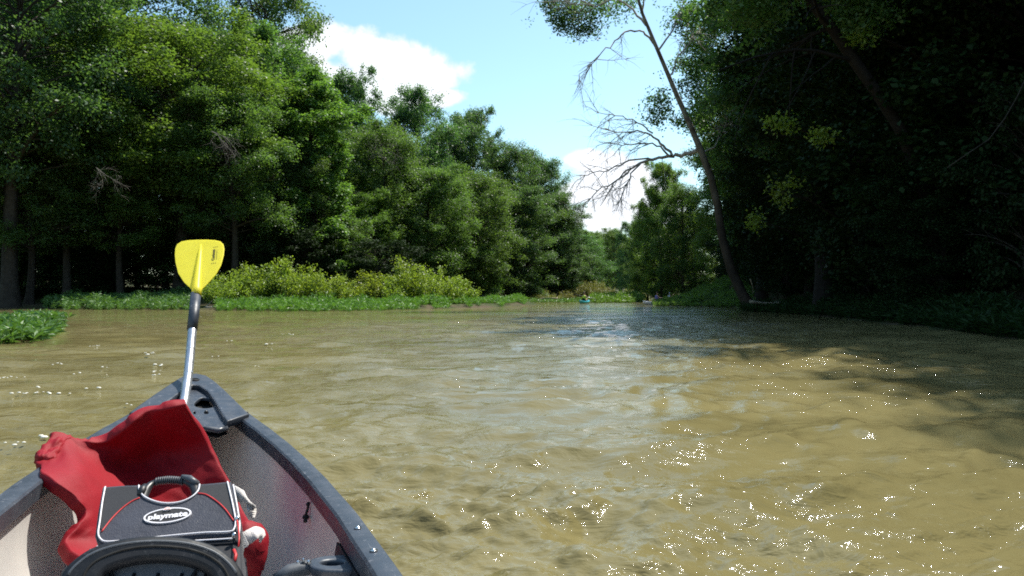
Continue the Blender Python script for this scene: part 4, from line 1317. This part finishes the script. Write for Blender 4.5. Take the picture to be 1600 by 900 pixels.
md = vo.modifiers.new('sub', 'SUBSURF'); md.levels = md.render_levels = 1
# bundled roll at the left end lying on the gunwale
mb = MB()
roll = [(68, 726, 2.24, .022), (76, 712, 2.30, .032), (92, 700, 2.36, .036), (112, 699, 2.40, .032), (140, 702, 2.42, .022), (170, 702, 2.43, .014)]
mb.tube([at(x, y, Y + .01) for x, y, Y, r in roll], [r for *_, r in roll], 18)
me = mb.mesh('roll'); 
o = link('vest_roll', me, M['red'], vest)
md = o.modifiers.new('sub', 'SUBSURF'); md.levels = md.render_levels = 3
tx = bpy.data.textures.new('crease', 'CLOUDS'); tx.noise_scale = .03; tx.noise_depth = 2
md = o.modifiers.new('crease', 'DISPLACE'); md.texture = tx; md.strength = .028; md.texture_coords = 'LOCAL'
# lower right flap with pillow foam
mb = MB(); mb.ball(at(385, 858, 2.28), (.064, .05, .08), 20, 14); me = mb.mesh('flap')
o = link('vest_foam', me, M['red'], vest)
md = o.modifiers.new('crease', 'DISPLACE'); md.texture = tx; md.strength = .03; md.texture_coords = 'LOCAL'


def ribbon(pts, width_vec, thick=.0018, name='strap', ma=None, parent=None):
    """pts world; width vectors per point"""
    mb = MB(); V = []
    n = len(pts)
    for i, p in enumerate(pts):
        t = (pts[min(i + 1, n - 1)] - pts[max(i - 1, 0)]).normalized(); w = width_vec[i]; nn = t.cross(w).normalized() * thick
        V += [p - w + nn, p + w + nn, p + w - nn, p - w - nn]
    Fc = []
    for i in range(n - 1):
        for k in range(4): Fc.append((i * 4 + k, i * 4 + (k + 1) % 4, (i + 1) * 4 + (k + 1) % 4, (i + 1) * 4 + k))
    Fc += [(0, 1, 2, 3), tuple(range(4 * n - 4, 4 * n))[::-1]]
    mb.add(V, Fc); return link(name, mb.mesh(name), ma, parent)


def smooth_px(L, k=4):
    a = np.array(L, float); return catmull(a, np.linspace(0, len(a) - 1, (len(a) - 1) * k + 1))


st = smooth_px([(368, 771, 2.05), (376, 774, 2.05), (384, 777, 2.06), (391, 786, 2.08), (394, 798, 2.10), (394, 810, 2.12)])
wv = smooth_px([(1, 12, 0), (1, 11, 0), (3, 9, 0), (7, 4, 0), (6, 0, .02), (3, -1, .02)])
ribbon([at(*p) for p in st], [at(p[0] + w[0] / 2, p[1] + w[1] / 2, p[2] + w[2]) - at(p[0] - w[0] / 2, p[1] - w[1] / 2, p[2] - w[2]) for p, w in zip(st, wv)], ma=M['webbing'], parent=vest)
st = smooth_px([(377, 846, 1.99), (385, 841, 1.985), (393, 836, 1.99), (401, 832, 2.0), (408, 834, 2.03), (410, 842, 2.06)])
wv = smooth_px([(-5, -8, 0), (-6, -9, 0), (-5, -9, 0), (-2, -9, .01), (3, -7, .02), (4, -6, .02)])
ribbon([at(*p) for p in st], [at(p[0] + w[0], p[1] + w[1], p[2] + w[2]) - at(p[0], p[1], p[2]) for p, w in zip(st, wv)], ma=M['webbing'], parent=vest)
# triangular white buckle
kp0 = at(378, 850, 1.97); kn = (Vector((0, 0, HC)) - kp0).normalized(); KF = frame_of(kp0, Vector((1, 0, 0)), kn); KFi = KF.inverted()


def kk_(px, py):
    p = KFi @ ray_plane(px, py, kp0, kn); return (p.x, p.y)


bk_o = [(374, 828), (377, 828), (388, 850), (387, 853), (375, 861), (371, 859)]
bk_h = [(377, 855), (384, 851), (385, 852.5), (377.5, 857)]
link('buckle', plate_mesh([[kk_(*p) for p in bk_o], [kk_(*p) for p in bk_h]], .004, KF, .001), M['webbing'], vest)

# ------------------------------------------------------------------ cooler bag
pb_bl = at(152, 848, 1.86); pb_br = at(368, 834, 1.90); pb_t = at(260, 756, 2.03)
gx_ = (pb_br - pb_bl).normalized(); gn_ = gx_.cross(pb_t - pb_bl).normalized()
if gn_.y > 0: gn_ = -gn_
GF = frame_of(pb_bl, gx_, gn_); GFi = GF.inverted()


def gk(px, py):
    p = GFi @ ray_plane(px, py, pb_bl, gn_); return (p.x, p.y)


bag = empty('cooler_bag', Matrix.Translation(at(260, 880, 1.95)))
tag(bag, 'black soft cooler bag with white piping, red trim and arched carry handle', 'cooler bag')
face = [(164, 761), (190, 759), (217, 758.5), (219, 768), (228, 777), (245, 784), (263, 786), (282, 784), (298, 777), (309, 767), (312, 757), (335, 755), (356, 753),
        (362, 785), (368, 812), (367, 826), (360, 831), (320, 832.5), (280, 836), (240, 840), (200, 844), (166, 846.5), (156, 841), (153, 832), (157, 800)]
# padded front: grid-like fill via plate then gentle crumple
me = plate_mesh([[gk(*p) for p in face]], .05, GF @ Matrix.Translation((0, 0, -.028)), .008)
fo = link('front_panel', me, M['bagcloth'], bag); autosmooth(fo, 50)


def cord(pts, zoff, r, ma, name='piping', parent=None):
    s_ = smooth_px([(x, y, 0) for x, y in pts], 5)
    mb = MB(); mb.tube([GF @ Vector((*gk(p[0], p[1]), zoff)) for p in s_], r, 8)
    return link(name, mb.mesh(name), ma, parent or fo)


cord([(164.5, 761), (160, 785), (156, 815), (153.5, 833), (157, 842), (167, 846.5), (200, 844), (240, 840), (280, 836), (320, 832.5), (358, 831), (366, 826), (368, 813), (364, 790), (359, 768), (355.5, 753)], .001, .0020, M['white'])
cord([(217, 758.5), (218, 767), (227, 777), (245, 784.3), (263, 786.5), (282, 784.3), (299, 777), (309.5, 767), (312, 757)], .001, .0020, M['white'])
cord([(218, 777), (205, 783), (190, 794), (174, 810), (158.5, 830)], -.0015, .0018, M['redcord'])
cord([(309.5, 770), (322, 772), (338, 782), (352, 795), (365, 813)], -.0015, .0018, M['redcord'])
# smooth corner panels outside the red cords (plain cloth)
c1 = [(166, 762), (190, 760), (216, 760), (218, 770), (216, 777), (205, 782), (190, 792), (174, 808), (159.5, 827), (156.5, 825), (160, 795)]
c2 = [(313.5, 758), (335, 756.5), (354, 754.5), (359, 780), (365, 808), (352, 792.5), (338, 780), (322, 770.5), (312, 769)]
for c in (c1, c2):
    link('corner_panel', plate_mesh([[gk(*p) for p in c]], .0024, GF @ Matrix.Translation((0, 0, -.0024)), 0), M['bagplain'], fo)
# lid edge, zipper and body under the panel
body = empty('tmp_', Matrix.Identity(4)); bpy.data.objects.remove(body)
lid = [(147, 851), (154, 846), (200, 846), (280, 839), (360, 834), (371, 832), (371, 838), (362, 841), (280, 846), (200, 852), (150, 857), (141, 856)]
me = plate_mesh([[gk(*p) for p in lid]], .20, GF @ Matrix.Translation((0, 0, -.112)), .004)
lo_ = link('lid_band', me, M['bagplain'], bag); autosmooth(lo_, 50)
cord([(150, 850), (156, 850), (200, 848.5), (280, 842.5), (340, 839), (364, 837.5)], -.008, .0021, M['white'], parent=lo_)
cord([(140, 855), (146, 857), (200, 854.5), (280, 848)], -.007, .0022, M['grey_plastic'], name='zipper', parent=lo_)
bd = [(139, 856), (200, 854), (280, 848), (368, 841), (370, 905), (364, 935), (150, 945), (134, 900)]
me = plate_mesh([[gk(*p) for p in bd]], .19, GF @ Matrix.Translation((0, 0, -.112)), .010)
bb_ = link('body', me, M['bagplain'], bag); autosmooth(bb_, 50)
# gusset and right side piping
side = [(357, 753), (363, 753), (369, 785), (373, 812), (373, 830), (371, 840), (367, 838), (369, 813), (364, 786)]
me = plate_mesh([[gk(*p) for p in side]], .06, GF @ Matrix.Translation((0, 0, -.040)), .004); sg_ = link('side_gusset', me, M['bagplain'], bag)
cord([(363.5, 753), (367, 772), (371, 795), (373.5, 814), (372.5, 830)], -.010, .0022, M['white'], parent=sg_)
for (x, y) in ((371, 812), (366, 838)):
    mb = MB(); c = GF @ Vector((*gk(x, y), .002)); mb.ball(c, (.006, .005, .008), 10, 7); link('zipper_pull', mb.mesh('pull'), M['steel'], sg_)
mb = MB(); mb.tube([GF @ Vector((*gk(x, y), .004)) for x, y in ((371, 815), (373, 828), (374, 842), (373, 856))], .002, 6); link('pull_cord', mb.mesh('cord'), M['redcord'], sg_)
mb = MB(); mb.tube([GF @ Vector((*gk(x, y), .006)) for x, y in ((366, 862), (369, 870), (367, 880))], .004, 6); link('red_tassel', mb.mesh('cord'), M['redcord'], sg_)
# handle: two end lugs, arched grip with coil ridges
hp = [(221, 774), (225, 762), (234, 751), (246, 745.5), (262, 743.5), (278, 744.5), (292, 748), (302, 756), (306, 768)]
hs = smooth_px([(x, y, 0) for x, y in hp], 4)
rr = np.interp(np.linspace(0, 1, len(hs)), [0, .12, .3, .7, .88, 1], [.012, .0125, .0075, .0075, .0125, .012])
mb = MB(); mb.tube([GF @ Vector((*gk(p[0], p[1]), -.014)) for p in hs], list(rr), 12); ha = link('handle', mb.mesh('handle'), M['rubber'], bag)
for k in range(13):
    x = 243 + k * 3.4; y = float(np.interp(x, [234, 246, 262, 278, 292], [750, 745.5, 743.5, 744.5, 748]))
    c = GF @ Vector((*gk(x, y), -.014)); mb = MB()
    t_ = (GF.to_3x3() @ Vector((1, (262 - x) * .006, 0))).normalized()
    mb.tube([c - t_ * .0011, c + t_ * .0011], .0105, 14)
    link('grip_ridge', mb.mesh('ridge'), M['grey_plastic'], ha)
for (a, b) in (((284, 742.5), (308, 754)), ((226, 756), (219, 772))):
    A_ = GF @ Vector((*gk(*a), -.004)); B_ = GF @ Vector((*gk(*b), -.004)); mb = MB(); mb.tube([A_, (A_ + B_) / 2 + Vector((0, 0, .003)), B_], [.005, .0095, .008], 10)
    link('handle_lug', mb.mesh('lug'), M['grey_plastic'] if a[0] > 250 else M['rubber'], ha)
# badge: oval ring, black field, lettering, small domed emblem
bc = (262, 805.5); bx = tf(GF, gk, *bc, -.001, R(3.5))
ell = lambda a, b, n=40: [(math.cos(i * 2 * math.pi / n) * a, math.sin(i * 2 * math.pi / n) * b) for i in range(n)]
k1 = (Vector(gk(299, 803)) - Vector(gk(225, 808))).length / 2; k2 = (Vector(gk(262, 795.5)) - Vector(gk(262, 818))).length / 2
bd_ = link('badge', plate_mesh([ell(k1 * .96, k2 * .92)], .003, bx @ Matrix.Translation((0, 0, .0)), 0), M['bagplain'], fo)
link('badge_ring', plate_mesh([ell(k1, k2), ell(k1 * .925, k2 * .86)], .005, bx, 0), M['white'], bd_)
text('playmate', tf(GF, gk, 262.5, 806.5, .0018, R(4)), .0232, M['white'], bd_, bold=.0009, sx=1.08)
ec = tf(GF, gk, 261.5, 798.5, .0022, R(3.5)); k3 = k2 * .36
half = [(math.cos(i * math.pi / 14) * k3, math.sin(i * math.pi / 14) * k3) for i in range(15)]
M['badge_pink'] = simple('badge_pale_red', (.75, .42, .36), (.7, .36, .3), .6, 50)
link('emblem', plate_mesh([half], .005, ec, 0), M['white'], bd_)
link('emblem_arch', plate_mesh([[(x * .82, y * .82 + .0004) for x, y in half]], .0056, ec, 0), M['badge_pink'], bd_)
link('emblem_peak', plate_mesh([[(-k3 * .4, .0008), (0, k3 * .62), (k3 * .4, .0008), (k3 * .2, .0008), (0, k3 * .3), (-k3 * .2, .0008)]], .0064, ec, 0), M['white'], bd_)


# ------------------------------------------------------------------ distant boats and paddlers
M['skin'] = simple('skin', (.45, .27, .19), (.40, .24, .17), .6, 20)
M['kayak_blue'] = simple('kayak_turquoise', (.03, .38, .48), (.02, .33, .42), .35, 3)
M['kayak_white'] = simple('kayak_white', (.68, .68, .78), (.6, .6, .7), .35, 3)
M['kayak_purple'] = simple('kayak_purple', (.16, .14, .40), (.13, .11, .34), .35, 3)
M['vest_lime'] = simple('vest_lime', (.45, .62, .05), (.4, .55, .04), .6, 20)
M['shirt_dark'] = simple('shirt_dark', (.02, .03, .05), (.03, .04, .06), .8, 20)
M['hair'] = simple('hair', (.03, .02, .015), (.05, .035, .02), .7, 40)


def kayak(name, X, Y, rz, L, ma, label, person=None):
    e = empty(name, Matrix.Translation((X, Y, .02)) @ Matrix.Rotation(rz, 4, 'Z')); tag(e, label, 'kayak')
    V = []; ns, na = 21, 16
    for i in range(ns):
        t = -1 + 2 * i / (ns - 1); w = .36 * (1 - abs(t) ** 2.3) ** .8 + .012; zt = .22 + .14 * abs(t) ** 2.2; zb = -.10 + .26 * abs(t) ** 4
        for k in range(na):
            a = 2 * math.pi * k / na; c, s_ = math.cos(a), math.sin(a)
            z = zt * .85 + .15 * zt * s_ if s_ > 0 else zt * .85 + (zt * .85 - zb) * s_
            V.append((t * L / 2, w * c, z))
    mb = MB(); mb.add(V, [(i * na + k, i * na + (k + 1) % na, (i + 1) * na + (k + 1) % na, (i + 1) * na + k) for i in range(ns - 1) for k in range(na)] + [tuple(range(na)), tuple(range((ns - 1) * na, ns * na))])
    link('hull', mb.mesh('hull'), ma, e, True)
    mb = MB(); mb.tube([(.12 + .42 * math.cos(a), .25 * math.sin(a), .235) for a in np.linspace(0, 2 * math.pi, 21)], .02, 6)
    link('cockpit_rim', mb.mesh('rim'), M['hole'], e, True)
    mb = MB(); mb.box((-.22, 0, .36), (.03, .17, .16)); bevel(link('seat_back', mb.mesh('sb', False), M['hole'], e, True), .02)
    return e


def sitter(boat, label, shirt, hat=None, paddle_tilt=.25):
    e = empty('person', ROOTM[boat.name].copy() @ Matrix.Translation((0, 0, .2))); tag(e, label, 'person')
    J = {'pel': (0, 0, .10, .13), 'waist': (-.03, 0, .28, .125), 'chest': (-.04, 0, .48, .145), 'neck': (-.02, 0, .64, .055), 'head0': (0, 0, .72, .075), 'head1': (.01, 0, .82, .095), 'head2': (0, 0, .90, .06),
         'shl': (-.04, .17, .56, .06), 'ell': (.10, .30, .38, .042), 'wrl': (.34, .26, .46, .03), 'hal': (.40, .24, .48, .035),
         'shr': (-.04, -.17, .56, .06), 'elr': (.10, -.30, .38, .042), 'wrr': (.34, -.26, .40, .03), 'har': (.40, -.24, .42, .035),
         'hil': (.05, .10, .10, .09), 'knl': (.42, .16, .22, .065), 'anl': (.80, .10, .06, .05), 'hir': (.05, -.10, .10, .09), 'knr': (.42, -.16, .22, .065), 'anr': (.80, -.10, .06, .05)}
    E = [('pel', 'waist'), ('waist', 'chest'), ('chest', 'neck'), ('neck', 'head0'), ('head0', 'head1'), ('head1', 'head2'), ('chest', 'shl'), ('shl', 'ell'), ('ell', 'wrl'), ('wrl', 'hal'),
         ('chest', 'shr'), ('shr', 'elr'), ('elr', 'wrr'), ('wrr', 'har'), ('pel', 'hil'), ('hil', 'knl'), ('knl', 'anl'), ('pel', 'hir'), ('hir', 'knr'), ('knr', 'anr')]
    ks = list(J); me = bpy.data.meshes.new('body'); me.from_pydata([J[k][:3] for k in ks], [(ks.index(a), ks.index(b)) for a, b in E], [])
    me.materials.append(M['skin'])
    o = bpy.data.objects.new('body', me); col.objects.link(o); o.parent = e
    md = o.modifiers.new('skin', 'SKIN')
    for i, k in enumerate(ks): me.skin_vertices[0].data[i].radius = (J[k][3],) * 2
    me.skin_vertices[0].data[0].use_root = True
    md = o.modifiers.new('sub', 'SUBSURF'); md.levels = md.render_levels = 1
    mb = MB(); mb.tube([(-.01, 0, .12), (-.03, 0, .28), (-.04, 0, .46), (-.04, 0, .57), (-.03, 0, .61)], [.155, .16, .185, .165, .08], 14); link('vest', mb.mesh('vest'), shirt, e, True)
    mb = MB(); mb.ball((-.015, 0, .87), (.105, .10, .085), 12, 8); link('hat' if hat else 'hair', mb.mesh('hair'), hat or M['hair'], e, True)
    return e


def kayak_paddle(boat, label, tilt, ma):
    Mx = ROOTM[boat.name].copy() @ Matrix.Translation((.42, 0, .66)) @ Matrix.Rotation(tilt, 4, 'X'); e = empty('kayak_paddle', Mx); tag(e, label, 'paddle')
    mb = MB(); mb.tube([(0, -.85, 0), (0, .85, 0)], .016, 8); link('shaft', mb.mesh('shaft'), M['alu'], e, True)
    for s_ in (-1, 1):
        mb = MB(); mb.ball((0, s_ * 1.02, 0), (.085, .22, .012), 14, 8); link('blade', mb.mesh('blade'), ma, e, True)


p = at(913, 474, 82); k = kayak('kayak', p.x, p.y, R(62), 2.4, M['kayak_blue'], 'small turquoise kayak on the open water at the river bend')
sitter(k, 'paddler in a lime green vest sitting in the turquoise kayak', M['vest_lime']); kayak_paddle(k, 'double paddle with dark blades held across the turquoise kayak', .22, M['hole'])
p = at(1027, 476, 72); k = kayak('kayak', p.x, p.y, R(15), 2.8, M['kayak_white'], 'white kayak beside the grass tongue at the right shore')
sitter(k, 'dark haired paddler in dark top in the white kayak by the grass', M['kayak_purple'], M['hair'])
p = at(1046, 470.5, 96); k = kayak('kayak', p.x, p.y, R(60), 2.8, M['kayak_purple'], 'farthest kayak, dark purple, half hidden behind the grass tongue')
sitter(k, 'paddler in a white top in the farthest purple kayak', M['kayak_white'], M['kayak_white'])

# ------------------------------------------------------------------ foam flecks drifting on the left water
rg = np.random.default_rng(9); mb = MB()
for (px, py) in [(6, 594), (17, 594), (38, 619), (68, 618), (88, 620), (152, 611), (192, 637), (235, 590), (240, 585), (248, 574), (95, 571), (91, 573), (145, 543), (232, 554), (242, 556), (158, 577), (120, 587), (62, 610), (20, 700), (70, 690),
                 (340, 560), (420, 540), (445, 524), (455, 525), (365, 535), (395, 576), (880, 610), (1070, 605)]:
    Y = HC * F / (py - 460); n = rg.integers(2, 6)
    for q in range(n):
        X = (px - 800) / F * Y + rg.normal() * .05; y2 = Y + rg.normal() * .05; r = abs(rg.normal()) * .006 + .006
        mb.ball((X, y2, .03), (r * 1.4, r, r * .6), 7, 5)
M['foam'] = simple('foam', (.75, .73, .66), (.6, .58, .5), .6, 80)
tag(link('foam', mb.mesh('foam'), M['foam']), 'scattered white foam flecks drifting on the muddy water', 'foam', kind='stuff')
